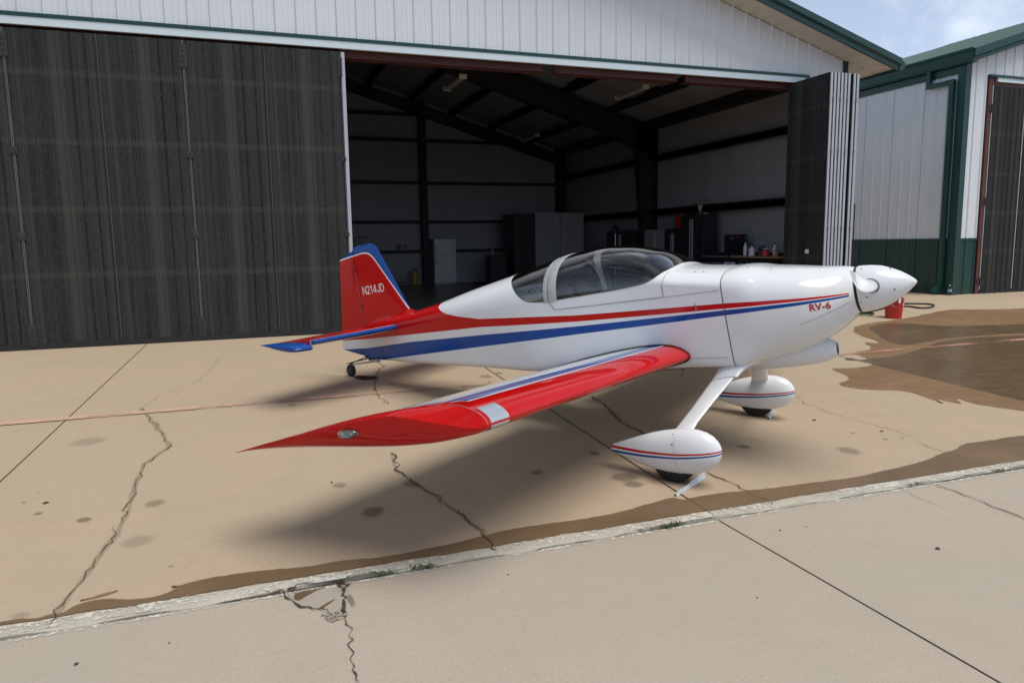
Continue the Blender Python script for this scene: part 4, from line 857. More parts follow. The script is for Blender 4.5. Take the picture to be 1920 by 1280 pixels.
# spinner and propeller
SW = .216
m = MB(); prof = [(5.660, .0), (5.660, .1725), (5.668, .1745), (5.70, .1735), (5.76, .166), (5.82, .152), (5.88, .126), (5.94, .091), (5.985, .057), (6.015, .030), (6.030, .013), (6.036, .0)]
m.lathe((0, 0, SW), (1, 0, 0), prof, 48); sp = obj('spinner', m, M_WHITE, plane, smooth=40, local=True)
m = MB(); m.lathe((0, 0, SW), (1, 0, 0), [(5.636, .15), (5.636, .168), (5.662, .168), (5.662, .15)], 48); obj('spinner_gap', m, M_BLACK, sp, local=True)
PA = R(8.5)
def blade(ang):
    rad = Vector((0, -math.cos(ang), math.sin(ang))); fw_ = Vector((1, 0, 0)); tan = rad.cross(fw_).normalized(); m = MB(); rows = []
    for r, ch, th, tw in ((.10, .095, .085, 50), (.16, .100, .070, 46), (.22, .112, .050, 41), (.30, .130, .036, 36), (.40, .148, .027, 30), (.50, .160, .021, 26), (.60, .166, .016, 22), (.70, .160, .012, 19), (.77, .138, .009, 18), (.81, .100, .006, 17), (.83, .050, .004, 17)):
        a = R(tw); cd = tan*math.cos(a)-fw_*math.sin(a); td = fw_*math.cos(a)+tan*math.sin(a); c = Vector((5.757, 0, SW))+rad*r-fw_*(.0)
        rows.append([c+cd*ch*.5*math.cos(t)+td*th*.5*math.sin(t)*(1.0 if math.sin(t) > 0 else .55) for t in np.linspace(0, 2*math.pi, 25)[:-1]])
    m.grid(rows, True, True, True); b = obj('propeller_blade', m, M_WHITE, plane, smooth=60, local=True)
    m = MB(); c = Vector((5.757, 0, SW))+rad*.158; cd = tan*math.cos(R(52))-fw_*math.sin(R(52)); td = fw_*math.cos(R(52))+tan*math.sin(R(52))
    rows = [[c+rad*dr+cd*.058*k*math.cos(t)+td*.050*k*math.sin(t) for t in np.linspace(0, 2*math.pi, 29)[:-1]] for dr, k in ((-.03, 1.0), (.003, 1.0), (.003, .93), (-.03, .93))]; m.grid(rows, True); obj('blade_root_seal', m, M_BLACK, b, local=True)
    return b
blade(PA); blade(PA+math.pi)
for (u, a) in ((5.675, -30), (5.675, -55), (5.675, -75), (5.675, 25), (5.72, -18), (5.90, -14), (5.70, 60), (5.88, 75)):
    r_ = np.interp(u, [5.66, 5.70, 5.76, 5.82, 5.88, 5.94], [.1725, .1735, .166, .152, .130, .098]); d = Vector((0.2, -math.cos(R(a)), math.sin(R(a)))); m = MB(); m.lathe((u, -math.cos(R(a))*r_, SW+math.sin(R(a))*r_), d, [(-.003, .006), (.0015, .005)], 8); obj('spinner_screw', m, M_SCREW, sp, local=True)

# wings
CH, INC, DIH, LE0 = 1.473, R(1.0), 0.0400, 4.462
def naca(x):
    t = .135; yt = 5*t*(.2969*math.sqrt(max(x, 0))-.1260*x-.3516*x**2+.2843*x**3-.1036*x**4); mm, k = .2025, 15.957
    yc = k/6*(x**3-3*mm*x*x+mm*mm*(3-mm)*x) if x < mm else k*mm**3/6*(1-x)
    return yc+yt, yc-yt
def wing_pt(x, lat, up, s=1, off=0.0):
    yu, yl = naca(x); y = (yu+off if up else yl-off)*CH; xx = x*CH; return Bp(LE0-xx*math.cos(INC)+y*math.sin(INC), s*lat, -.092+DIH*(lat-.56)-xx*math.sin(INC)+y*math.cos(INC))
XC = [0.5*(1-math.cos(math.pi*t)) for t in np.linspace(0, 1, 44)]
def foil(lat, x0, x1, s):
    xs_ = [q for q in XC if x0 < q < x1]; xs_ = [x0]+xs_+[x1]
    return [wing_pt(q, lat, True, s) for q in xs_[::-1]]+[wing_pt(q, lat, False, s) for q in (xs_[1:] if x0 == 0 else xs_)]
LT = 3.20
def KT(t): return min(.93, .30+2.2*t)
NAVI = (19, 9)
def wing(s, nm):
    m = MB(); m.grid([foil(l, 0, .775, s) for l in np.linspace(.46, LT, 24)], True, True, True); w = obj('wing', m, M_WING, plane, smooth=40, local=True)
    w['label'] = nm
    for n_, a, b in (('flap', .58, 2.02), ('aileron', 2.03, LT-.01)):
        m = MB(); m.grid([foil(l, .78, .998, s) for l in np.linspace(a, b, 8)], True, True, True); obj(n_, m, M_WHITE, w, smooth=30, local=True)
    # sheared tip: upper skin runs out to a sharp edge, lower skin sweeps up to meet it
    m = MB(); top, low = [], []
    ts = [0.5*(1-math.cos(math.pi*t)) for t in np.linspace(0, 1, 40)]; ns = 12
    g_top, g_low = [], []
    for t in ts:
        pu, pl_ = Vector(wing_pt(t*.998, LT, True, s)), Vector(wing_pt(t*.998, LT, False, s))
        le = LT+.02+.285*(t**.62); ue = LE0-.012-t*1.655; wz = wing_pt(0, le, True, s)[2]
        yu, yl = naca(min(t, .998)); e = Vector(Bp(ue, s*le, wz-t*CH*math.sin(INC)+(yu*KT(t)+yl*(1-KT(t)))*CH*math.cos(INC)-.012*t))
        g_top.append([pu+(e-pu)*q+Vector((0, 0, .012*math.sin(q*math.pi)*math.sin(math.pi*t))) for q in np.linspace(0, 1, ns)])
        row = []
        for q in np.linspace(0, 1, ns):
            a = q*math.pi/2; row.append(Vector((pl_.x+(e.x-pl_.x)*q, pl_.y+(e.y-pl_.y)*math.sin(a)**1.15, pl_.z+(e.z-pl_.z)*(1-math.cos(a))**1.1)))
        g_low.append(row)
    m.cur = 0; m.grid(g_top); m.cur = 1; m.grid(g_low); tp = obj('wing_tip', m, [M_WING, M_RED], w, smooth=35, local=True)
    # landing light lens in the leading edge
    m = MB(); m.grid([[wing_pt(q, l, True, s, .0025) for q in (.055, .04, .03, .02, .012, .006, .002, 0)]+[wing_pt(q, l, False, s, .0025) for q in (.002, .006, .015, .03, .05, .08, .12)] for l in np.linspace(3.01, 3.165, 8)]); ll_ = obj('landing_light_lens', m, M_LIGHTLENS, w, smooth=50, local=True)
    # navigation light on the tip face
    i, j = NAVI; c = g_low[i][j]; du = (g_low[i+3][j]-g_low[i-3][j]).normalized(); dl = (g_low[i][j+2]-g_low[i][j-2]).normalized(); nn = du.cross(dl).normalized()
    if nn.y*s > 0: nn = -nn
    m = MB(); rows = []
    for h, k in ((-.004, 1.0), (.012, .97), (.024, .80), (.030, .45)): rows.append([c+nn*h+(du*(.075*math.cos(t)-(.012 if math.cos(t) > 0 else -.012))+dl*.030*math.sin(t)*(1-.35*max(0, math.cos(t))))*k for t in np.linspace(0, 2*math.pi, 25)[:-1]])
    m.grid(rows, True, False, True); nv = obj('navigation_light_lens', m, M_LENS, w, smooth=60, local=True)
    m = MB(); rows = [[c+nn*.003+(du*.070*math.cos(t)+dl*.026*math.sin(t)) for t in np.linspace(0, 2*math.pi, 25)[:-1]]]; m.add(rows[0], [tuple(range(24))]); m.box(c.x-.02, c.x+.03, c.y-.012, c.y+.012, c.z-.012, c.z+.012, .004); obj('navigation_light_bulb', m, M_STEEL, nv, local=True)
    # rubber seal round the root
    F = [Vector(p) for p in foil(.552, 0, .998, s)]; m = MB(); pts = []
    for x in [q for q in XC if q < .96][::-1]: 
        pts.append(wing_pt(x, F_B(LE0-x*CH)+.010, True, s, .004))
    for x in [q for q in XC if 0 < q < .30]: pts.append(wing_pt(x, F_B(LE0-x*CH)+.006, False, s, .004))
    m.tube(pts, .006, 6); obj('root_seal', m, M_RUBSEAL, w, smooth=60, local=True)
    ribbon('tip_seam', [wing_pt(x, LT-.002, True, s, .0006) for x in XC if x < .8], .004, M_SEAM, w, (0, 0, 1))
    ribbon('skin_seam', [wing_pt(x, LT-.22, True, s, .0006) for x in XC if .12 < x < .8], .003, M_RED, w, (0, 0, 1))
    return w
def tip_paint():
    m, x = paint('wing_tip_paint', None); lat = m.math('ABSOLUTE', x[1])
    v = m.math('SUBTRACT', x[0], m.math('SUBTRACT', WL0, m.math('MULTIPLY', m.math('SUBTRACT', lat, 0.56), WLS))); gn = m.n('ShaderNodeNewGeometry'); 
    c = m.mix(gt(m, v, -0.125), WHITE, BLUE); c = m.mix(gt(m, v, -0.02), c, WHITE); c = m.mix(gt(m, v, 0.0), c, RED)
    return gloss(m, RED)
M_WTIP = tip_paint()
wing(1, 'near right wing, red leading edge with blue stripe'); wing(-1, 'far left wing hidden behind the fuselage')

# tail
def sym_foil(le, te, z_or_y, th, n=14):
    """closed symmetric section between u=le and u=te, thickness th, list of (u, t)"""
    xs_ = [0.5*(1-math.cos(math.pi*t)) for t in np.linspace(0, 1, n)]
    f = lambda x: th*.5*2.6*(.2969*math.sqrt(x)-.1260*x-.3516*x*x+.2843*x**3-.1036*x**4)/.26
    return xs_, f
def fin_section(w, ule, ute, th, cut0=0.0, cut1=1.0):
    xs_ = [cut0+(cut1-cut0)*0.5*(1-math.cos(math.pi*t)) for t in np.linspace(0, 1, 15)]; c = ule-ute
    f = lambda x: th*(.2969*math.sqrt(x)-.1260*x-.3516*x*x+.2843*x**3-.1015*x**4)*5*.5*2
    R_ = [(ule-x*c, -f(x), w) for x in xs_]; L_ = [(ule-x*c, f(x), w) for x in xs_[::-1]]; return R_+L_
# fin from root to tip
FR = [(.56, 1.16), (.67, 1.122), (1.0, .978), (1.30, .846), (1.42, .79), (1.462, .755), (1.485, .70), (1.492, .66)]
HU = .395
m = MB(); rows = []
for w, ule in FR:
    tw = .050*(1-.35*(w-.56)/.9)*(1 if w < 1.44 else max(.12, 1-((w-1.44)/.054)**2)**.5); rows.append([(u, y, w) for u, y, w in fin_section(w, ule, 2*HU-ule+.1, tw, 0, (ule-HU-.006)/(2*ule-2*HU-.1))])
m.grid(rows, True, True, True); fin = obj('vertical_stabilizer', m, M_FIN, plane, smooth=45, local=True)
m = MB(); rows = []
for w, ute, uh, tw in ((.212, .352, HU-.006, .02), (.24, .24, HU-.006, .052), (.29, .08, HU-.006, .056), (.342, -.080, HU-.006, .056), (.60, -.028, HU-.006, .054), (1.0, .062, HU-.006, .046), (1.30, .128, HU-.006, .040), (1.385, .147, HU-.006, .036), (1.43, .30, HU-.006, .032), (1.455, .385, HU-.006, .02)):
    pts = []
    for q in np.linspace(0, 1, 9): pts.append((uh-(uh-ute)*q, -tw*.5*(1-q**1.15)-.002, w))
    rows.append(pts+[(a, -b, c) for a, b, c in pts[::-1]])
m.grid(rows, True, True, True); rud = obj('rudder', m, M_FIN, plane, smooth=45, local=True)
m = MB(); m.tube([(HU-.003, -.022, w) for w in np.linspace(.40, 1.30, 10)], .002, 5); obj('hinge_gap', m, M_SEAM, rud, local=True)
for w in (.56, .80, 1.24):
    m = MB(); m.box(HU-.008, HU+.008, -.0265, .0265, w-.03, w+.03); obj('rudder_hinge', m, M_SCREW, rud, local=True)
# dorsal fairing at the fin root and tailplane
def flat_section(lat, ule, ute, w0, th, c0, c1, flip=0.0, uh=None):
    xs_ = [c0+(c1-c0)*0.5*(1-math.cos(math.pi*t)) for t in np.linspace(0, 1, 13)]; c = ule-ute
    f = lambda x: th*(.2969*math.sqrt(x)-.1260*x-.3516*x*x+.2843*x**3-.1015*x**4)*5
    U = [(ule-x*c, w0+f(x)) for x in xs_]; L_ = [(ule-x*c, w0-f(x)) for x in xs_[::-1]]; return [Bp(u, lat, w) for u, w in U+L_]
HW, HS = .508, 1.37
for s in (1, -1):
    m = MB(); le = lambda l: 1.10-.125*l; te = lambda l: .30+.06*l; hu = lambda l: .62+.03*l
    m.grid([flat_section(s*l, le(l), te(l), HW, .082-.022*l/1.4, 0, (le(l)-hu(l)-.006)/(le(l)-te(l))) for l in np.linspace(.05, 1.25, 12)], True, True, True); hs = obj('horizontal_stabilizer', m, M_HS, plane, smooth=45, local=True)
    hs['label'] = 'near tailplane half, red with blue leading edge' if s > 0 else 'far tailplane half'
    m = MB(); EA = R(11); rows = []
    def el(u, w, l): 
        d = u-hu(l); return (hu(l)+d*math.cos(EA)+(w-HW)*math.sin(EA), -s*l, w*1.0-(d)*math.sin(EA))
    for l in np.linspace(.10, HS, 12):
        c = le(l)-te(l); x0 = (le(l)-hu(l)+.004)/c; th = .082-.022*l/1.4; f = lambda x: th*(.2969*math.sqrt(x)-.1260*x-.3516*x*x+.2843*x**3-.1015*x**4)*5; xs_ = np.linspace(x0, 1, 8)
        rows.append([el(le(l)-x*c, HW+f(x), l) for x in xs_]+[el(le(l)-x*c, HW-f(x), l) for x in xs_[::-1]])
    m.grid(rows, True, True, True); ev = obj('elevator', m, M_RED, plane, smooth=45, local=True)
    m = MB(); rows = []   # blue balance horn across the tip
    for l, sh in ((1.262, 1.0), (1.27, 1.0), (1.38, 1.0), (1.43, .8), (1.445, .35)):
        c = le(1.3)-te(1.3); f = lambda x: .062*(.2969*math.sqrt(x)-.1260*x-.3516*x*x+.2843*x**3-.1015*x**4)*5*sh; xs_ = [0.5*(1-math.cos(math.pi*t)) for t in np.linspace(0, 1, 15)]; sw = (l-1.26)*.25
        rows.append([el(le(1.3)-.012-sw-x*(c-.005-sw*.3), HW+f(x)*1.15, l) for x in xs_]+[el(le(1.3)-.012-sw-x*(c-.005-sw*.3), HW-f(x)*1.35, l) for x in xs_[::-1]])
    m.grid(rows, True, True, True); obj('balance_horn', m, M_BLUE, ev, smooth=45, local=True)
m = MB(); m.grid([[(u, y*k, w) for u, y, w in ((1.25, 0, F_TOP(1.25)-.005), (1.12, .055, F_TOP(1.12)-.03), (.8, .075, F_TOP(.8)-.04), (.42, .04, F_TOP(.42)-.05))] for k in (-1, -.6)]+[[(1.20, 0, .64), (1.10, .0, .70), (.8, 0.0, .72), (.42, 0, .72)]]+[[(u, y*k, w) for u, y, w in ((1.25, 0, F_TOP(1.25)-.005), (1.12, .055, F_TOP(1.12)-.03), (.8, .075, F_TOP(.8)-.04), (.42, .04, F_TOP(.42)-.05))] for k in (.6, 1)]); obj('fin_root_fairing', m, M_RED, plane, smooth=70, local=True)

# landing gear
PW, PL = -.722, 1.05
def pod(s):
    m = MB(); rows = []
    prof = [(3.925, .022), (3.94, .030), (4.00, .052), (4.08, .080), (4.18, .112), (4.28, .140), (4.38, .160), (4.48, .169), (4.56, .168), (4.64, .155), (4.70, .133), (4.745, .103), (4.775, .067), (4.790, .034), (4.795, .008)]
    for u, r in prof:
        cw = PW+.045*max(0, (4.45-u)/.52)**1.3; rows.append([Bp(u, s*PL+r*.70*math.copysign(abs(math.cos(t))**.92, math.cos(t)), cw+r*math.sin(t)*(1.02 if math.sin(t) > 0 else .98)) for t in np.linspace(0, 2*math.pi, 41)[:-1]])
    m.grid(rows, True, True, True); p = obj('wheel_fairing', m, M_POD, plane, smooth=50, local=True)
    m = MB(); c = (4.43, 0, -.777); rr = .170
    m.lathe(Bp(4.43, s*PL-.065, -.777), (0, -1, 0), [(0, .09), (.004, .12), (.012, .150), (.030, .165), (.050, .1695), (.080, .1695), (.100, .165), (.118, .150), (.126, .12), (.13, .09)], 40); obj('tyre', m, M_TYRE, p, smooth=50, local=True)
    def at(u, t, off=.001):
        r = np.interp(u, [a for a, b in prof], [b for a, b in prof]); cw = PW+.045*max(0, (4.45-u)/.52)**1.3; return Bp(u, s*PL+s*(r*.70+off)*abs(math.cos(t))**.92, cw+(r+off)*math.sin(t))
    for t in (62, 30, -62):
        q = at(4.475, R(t)); m = MB(); m.lathe(q, (0, -s*math.cos(R(t)), math.sin(R(t))), [(-.003, .0065), (.0015, .0055)], 8); obj('fairing_screw', m, M_SCREW, p, local=True)
    ribbon('fairing_seam', [at(4.49, R(t)) for t in np.linspace(80, -80, 24)], .0022, M_FRAME, p, (0, -s, 0))
    return p
for s, nm in ((1, 'near'), (-1, 'far')):
    pod(s)
    m = MB(); A, Bq = Vector(Bp(4.765, s*.34, -.205)), Vector(Bp(4.50, s*(PL-.03), -.600)); rows = []
    for t in np.linspace(-.05, 1.08, 12):
        c = A+(Bq-A)*t; ch = .205-.055*min(1, max(0, t*1.6)); th = .034; ax = Vector((1, 0, .12)).normalized(); d = (Bq-A).normalized(); nn = d.cross(ax).normalized()
        rows.append([c+ax*ch*(.42*math.cos(a)-(.10*(1-math.cos(a)) if math.cos(a) < 0 else 0))+nn*th*.5*math.sin(a) for a in np.linspace(0, 2*math.pi, 21)[:-1]])
    m.grid(rows, True, True, True); leg = obj('gear_leg', m, M_WHITE, plane, smooth=50, local=True)
    m = MB(); rows = []   # root fairing
    for t, kk in ((-.20, 2.9), (-.08, 2.3), (.02, 1.8), (.10, 1.45), (.18, 1.22), (.25, 1.12)):
        c = A+(Bq-A)*t; ch = .205; th = .040; ax = Vector((1, 0, .12)).normalized(); d = (Bq-A).normalized(); nn = d.cross(ax).normalized()
        rows.append([c+ax*ch*.47*(.55+.50*kk if kk > 1.2 else kk)*math.cos(a)+nn*th*.5*kk*kk*math.sin(a) for a in np.linspace(0, 2*math.pi, 21)[:-1]])
    m.grid(rows, True, True, True); fr_ = obj('leg_root_fairing', m, M_WHITE, leg, smooth=60, local=True)
    ribbon('fairing_seam', rows[-1][11:20] if s > 0 else rows[-1][1:10], .004, M_SEAM, fr_, (0, -s, .3))
    m = MB(); rows = []   # lower fairing blending into the pod
    for t, kk in ((.88, 1.0), (.94, 1.25), (1.0, 1.7), (1.06, 2.3)):
        c = A+(Bq-A)*t; ax = Vector((1, 0, .12)).normalized(); d = (Bq-A).normalized(); nn = d.cross(ax).normalized(); rows.append([c+ax*.15*.45*(.7+.3*kk)*math.cos(a)+nn*.036*.5*kk*math.sin(a) for a in np.linspace(0, 2*math.pi, 21)[:-1]])
    m.grid(rows, True, False, False); obj('leg_foot_fairing', m, M_WHITE, leg, smooth=60, local=True)
# tail wheel
m = MB(); m.tube([(.52, 0, .155), (.30, 0, .150), (.10, 0, .148), (.015, 0, .150)], [.014, .012, .010, .010], 8); tws = obj('tailwheel_spring', m, M_STEEL, plane, smooth=50, local=True)
m = MB(); m.lathe((.012, 0, .118), (.1, 0, 1), [(0, .022), (.05, .022), (.055, .014)], 12); m.box(-.045, .03, -.034, -.026, .055, .125); m.box(-.045, .03, .026, .034, .055, .125); m.box(-.03, .03, -.034, .034, .115, .125); m.box(.005, .02, -.075, .075, .165, .175); obj('tailwheel_fork', m, M_SCREW, plane, local=True)
m = MB(); m.lathe((-.012, .020, .077), (0, -1, 0), [(0, .045), (.003, .060), (.010, .072), (.020, .077), (.030, .072), (.037, .060), (.04, .045)], 28); tw_ = obj('tailwheel', m, M_TYRE, plane, smooth=50, local=True)
m = MB(); m.lathe((-.012, .024, .077), (0, -1, 0), [(0, .01), (0, .034), (.048, .034), (.048, .01)], 16); obj('tailwheel_hub', m, M_SCREW, tw_, local=True)
for s in (1, -1):
    m = MB(); m.tube([Bp(.012, s*.07, .170), Bp(.20, s*.068, .185), Bp(.36, s*.06, .225)], [.004, .009, .004], 6); m.tube([Bp(.36, 0, .225), Bp(.36, s*.07, .225)], .006, 6); obj('steering_link', m, M_BLACK, plane, local=True)
m = MB(); m.box(.34, .46, -.03, .03, .17, .24, .01); obj('tail_bracket', m, M_BLACK, plane, local=True)
# belly antenna and steps
m = MB(); m.tube([Bp(4.32, .30, -.19), Bp(4.26, .30, -.29)], .004, 6); obj('belly_antenna', m, M_SCREW, plane, local=True)
m = MB(); m.tube([Bp(4.02, .40, -.165), Bp(3.98, .40, -.185), Bp(3.96, .40, -.165)], .006, 6); obj('fuel_vent', m, M_STEEL, plane, local=True)

# lettering
def text_mesh(s, size, spacing=1.0, bold=0.0):
    cu_ = bpy.data.curves.new('lettering', 'FONT'); cu_.body = s; cu_.size = size; cu_.space_character = spacing; cu_.offset = bold; cu_.resolution_u = 3
    o = bpy.data.objects.new('lettering', cu_); col.objects.link(o); dgp = bpy.context.evaluated_depsgraph_get(); me = bpy.data.meshes.new_from_object(o.evaluated_get(dgp)); bpy.data.objects.remove(o); bpy.data.curves.remove(cu_)
    bm = bmesh.new(); bm.from_mesh(me); bmesh.ops.subdivide_edges(bm, edges=[e for e in bm.edges if e.calc_length() > size*.15], cuts=3); bmesh.ops.triangulate(bm, faces=bm.faces[:]); bm.to_mesh(me); bm.free(); return me
def lettering(s, size, fn, mat, parent, width=None, spacing=1.0, bold=0.0):
    me = text_mesh(s, size, spacing, bold); xs_ = [v.co.x for v in me.vertices]; x0, x1 = min(xs_), max(xs_); k = (width/(x1-x0)) if width else 1.0
    for v in me.vertices: v.co = Vector(fn((v.co.x-x0)*k, v.co.y))
    me.materials.append(mat); o = bpy.data.objects.new('lettering', me); col.objects.link(o); o.parent = parent; return o
def fin_y(u, w):
    ule = np.interp(w, [a for a, b in FR], [b for a, b in FR]); ute = 2*HU-ule+.1; x = max(0.001, min(1, (ule-u)/(ule-ute))); tw = .050*(1-.35*(w-.56)/.9); return tw*(.2969*math.sqrt(x)-.1260*x-.3516*x*x+.2843*x**3-.1015*x**4)*5
p0, p1 = (0.459, 0.932), (0.799, 0.925)
_d = Vector((p1[0]-p0[0], p1[1]-p0[1])); _w = _d.length; _d.normalize()
arc = lambda cx_, cy_, rx, ry, a0, a1, n=9: [(cx_+rx*math.cos(R(a)), cy_+ry*math.sin(R(a))) for a in np.linspace(a0, a1, n)]
GLYPH = {'N': (.62, [[(0, 0), (0, 1)], [(0, .97), (.62, .03)], [(.62, 0), (.62, 1)]]), '2': (.56, [arc(.28, .72, .27, .26, 175, -35)+[(0, .04)], [(0, .055), (.56, .055)]]), '1': (.34, [[(.0, .74), (.24, .96)], [(.24, 1), (.24, 0)]]),
         '4': (.62, [[(.45, 0), (.45, 1)], [(.43, .96), (.02, .30)], [(0, .26), (.62, .26)]]), 'J': (.46, [[(.44, 1), (.44, .27)]+arc(.23, .27, .21, .23, 0, -180)[1:]+[(.02, .34)]]), 'D': (.62, [[(0, 0), (0, 1)], [(0, .95), (.25, .95)]+arc(.25, .5, .34, .45, 90, -90)+[(0, .05)]])}
def stroke_text(txt, width, height, fn, mat, parent, sw=.135, gap=.20):
    tot = sum(GLYPH[c][0] for c in txt)+gap*(len(txt)-1); k = width/tot; x = 0; n = 0; m = MB()
    for c in txt:
        w, lines = GLYPH[c]
        for ln in lines:
            P = [(x+p[0], p[1]) for p in ln]
            for a, b in zip(P, P[1:]):
                d = Vector((b[0]-a[0], b[1]-a[1])); d.normalize(); s_ = Vector((-d.y, d.x))*sw/2; e = d*sw*.12; n += 1; q = .0002*(n % 7)
                m.add([fn(p[0]*k, p[1]*height, q) for p in ((a[0]-s_.x-e.x, a[1]-s_.y-e.y), (a[0]+s_.x-e.x, a[1]+s_.y-e.y), (b[0]+s_.x+e.x, b[1]+s_.y+e.y), (b[0]-s_.x+e.x, b[1]-s_.y+e.y))], [(0, 1, 2, 3)])
        x += w+gap
    return obj('lettering', m, mat, parent, local=True)
stroke_text('N214JD', _w, .092, lambda x, y, q: (p0[0]+_d.x*x-_d.y*y*.35, -fin_y(p0[0]+_d.x*x, p0[1]+_d.y*x+y)-.003-q, p0[1]+_d.y*x+y), M_LTEXT, fin)
stroke_text('N214JD', _w, .092, lambda x, y, q: (p1[0]-_d.x*x, fin_y(p1[0]-_d.x*x, p1[1]-_d.y*x+y)+.003+q, p1[1]-_d.y*x+y), M_LTEXT, fin)
q0, q1 = (5.378, 0.134), (5.507, 0.129)
def cowl_y(u, w):
    lo, hi = R(-60), R(60)
    for _ in range(30):
        md = (lo+hi)/2
        if cowl_pt(u, md)[2] < w: lo = md
        else: hi = md
    return cowl_pt(u, (lo+hi)/2)[1]
lettering('RV-6', .070, lambda x, y: (q0[0]+x, cowl_y(q0[0]+x, q0[1]+(q1[1]-q0[1])*x/(q1[0]-q0[0])+y)-.002, q0[1]+(q1[1]-q0[1])*x/(q1[0]-q0[0])+y), M_RTEXT, cowl, q1[0]-q0[0], 1.05, .002)
lettering('EXPERIMENTAL', .085, lambda x, y: ((2.850, 3.162, 0.599)[0]+x, -.4315, (2.850, 3.162, 0.599)[2]+y*1.0), M_BTEXT, lb, (2.850, 3.162, 0.599)[1]-(2.850, 3.162, 0.599)[0], 1.0, .001)

# ------------------------------------------------------------------ chocks, bucket, hose
def chock(a, b, label, w1=.034, w2=.046):
    a, b = Vector(gp(a)), Vector(gp(b)); d = (b-a).normalized(); s = Vector((-d.y, d.x, 0)).normalized(); L_ = (b-a).length; up = Vector((0, 0, 1)); c = a
    t = thing('wheel_chock', label, 'wheel chock', tuple(a), 'aluminium angle wheel chocks')
    def angle(x0, x1, w, nm):
        m = MB(); h = w*.72; th = .004
        prof = [(-w*.5, .001), (0, h), (w*.5, .001), (w*.5-th*1.5, .001), (0, h-th*1.8), (-w*.5+th*1.5, .001)]
        m.grid([[a+d*x+s*p+up*q for p, q in prof] for x in (x0, x1)], True, True, True); return obj(nm, m, M_ALU, t)
    angle(0, L_*.52, w1, 'short_leg'); angle(L_*.50, L_, w2, 'long_leg'); return t
chock((2.726, 4.218), (3.142, 4.476), 'bent aluminium angle chock against the near main wheel')
chock((4.615, 5.562), (4.936, 5.875), 'small aluminium angle chock in front of the far main wheel', .05, .05)

M_BUCKET = simple('red_bucket_plastic', (0.46, 0.025, 0.022), 0.35, var=0.08)
M_HOSE = simple('black_hose_rubber', (0.018, 0.018, 0.018), 0.5)
M_GHOSE = simple('green_hose_rubber', (0.03, 0.07, 0.03), 0.5)
bc = Vector(gp((11.341, 10.295)))
bk = thing('bucket', 'red plastic bucket standing on the wet apron under the spinner', 'bucket', tuple(bc))
m = MB(); m.lathe(bc+Vector((0, 0, .001)), (0, 0, 1), [(0, .02), (0, .138), (.02, .142), (.30, .160), (.302, .166), (.315, .166), (.317, .160), (.345, .162), (.348, .170), (.375, .170), (.378, .160), (.37, .155), (.05, .135), (.05, .01)], 32); obj('bucket_body', m, M_BUCKET, bk, smooth=35)
m = MB(); m.tube([bc+Vector((.170*math.cos(a), -.02+.12*math.sin(a)*-1, .35-.17*math.sin(a))) for a in np.linspace(0, math.pi, 17)], .004, 6); obj('bail_handle', m, M_STEEL, bk, smooth=50)
m = MB(); rg = bc+Vector((-.06, -.172, .30)); m.grid([[rg+Vector((-.02+.012*i+.003*math.sin(j*2.0+i), -.003*math.sin(j*1.7+i*1.3), .09-.025*j)) for i in range(5)] for j in range(5)]); obj('rag', m, M_LTEXT, bk, smooth=60)
ho = [Vector(gp(p)) for p in [(11.722, 11.094),(13.070, 11.679),(13.471, 11.632),(13.631, 11.480),(13.571, 11.314),(13.207, 11.081),(12.927, 11.093),(12.882, 11.376),(12.391, 11.460)]]
def smooth_path(P, n=8):
    out = []
    for i in range(len(P)-1):
        p0, p1, p2, p3 = P[max(i-1, 0)], P[i], P[i+1], P[min(i+2, len(P)-1)]
        for k in range(n):
            t = k/n; out.append(0.5*((2*p1)+(p2-p0)*t+(2*p0-5*p1+4*p2-p3)*t*t+(3*p1-p0-3*p2+p3)*t**3))
    return out+[P[-1]]
m = MB(); m.tube([p+Vector((0, 0, .022)) for p in smooth_path(ho)], .018, 8); tag(obj('hose', m, M_HOSE, None, smooth=50), 'black hose lying in a flat loop behind the red bucket', 'hose')
gc = Vector(gp((11.082, 10.840))); m = MB()
m.tube([gc+Vector((.26*math.cos(a)*(1+.12*math.sin(a*.31)), .20*math.sin(a)*(1+.10*math.cos(a*.23)), .015+.006*a/2.2)) for a in np.linspace(0, 6.283*5, 120)], .012, 6); tag(obj('garden_hose', m, M_GHOSE, None, smooth=50), 'coiled dark green garden hose on the ground left of the red bucket', 'hose')
M_BOTTLE = glass('bottle_plastic', (0.75, 0.85, 0.92), 1.4, 0.05, 1.4)
wb = Vector(gp((15.98, 12.92))); t = thing('water_bottle', 'small clear plastic water bottle standing at the green hangar corner', 'bottle', tuple(wb))
m = MB(); m.lathe(wb, (0, 0, 1), [(0, .02), (.004, .042), (.10, .045), (.16, .045), (.20, .03), (.225, .015), (.235, .015)], 20); obj('bottle_body', m, M_BOTTLE, t, smooth=50)
m = MB(); m.lathe(wb+Vector((0, 0, .09)), (0, 0, 1), [(0, .0462), (.06, .0462)], 20); obj('bottle_label', m, simple('pale_blue_label', (.25, .38, .55), .4), t, smooth=50)
m = MB(); m.lathe(wb+Vector((0, 0, .235)), (0, 0, 1), [(0, .017), (.02, .017)], 12); obj('bottle_cap', m, M_LTEXT, t)

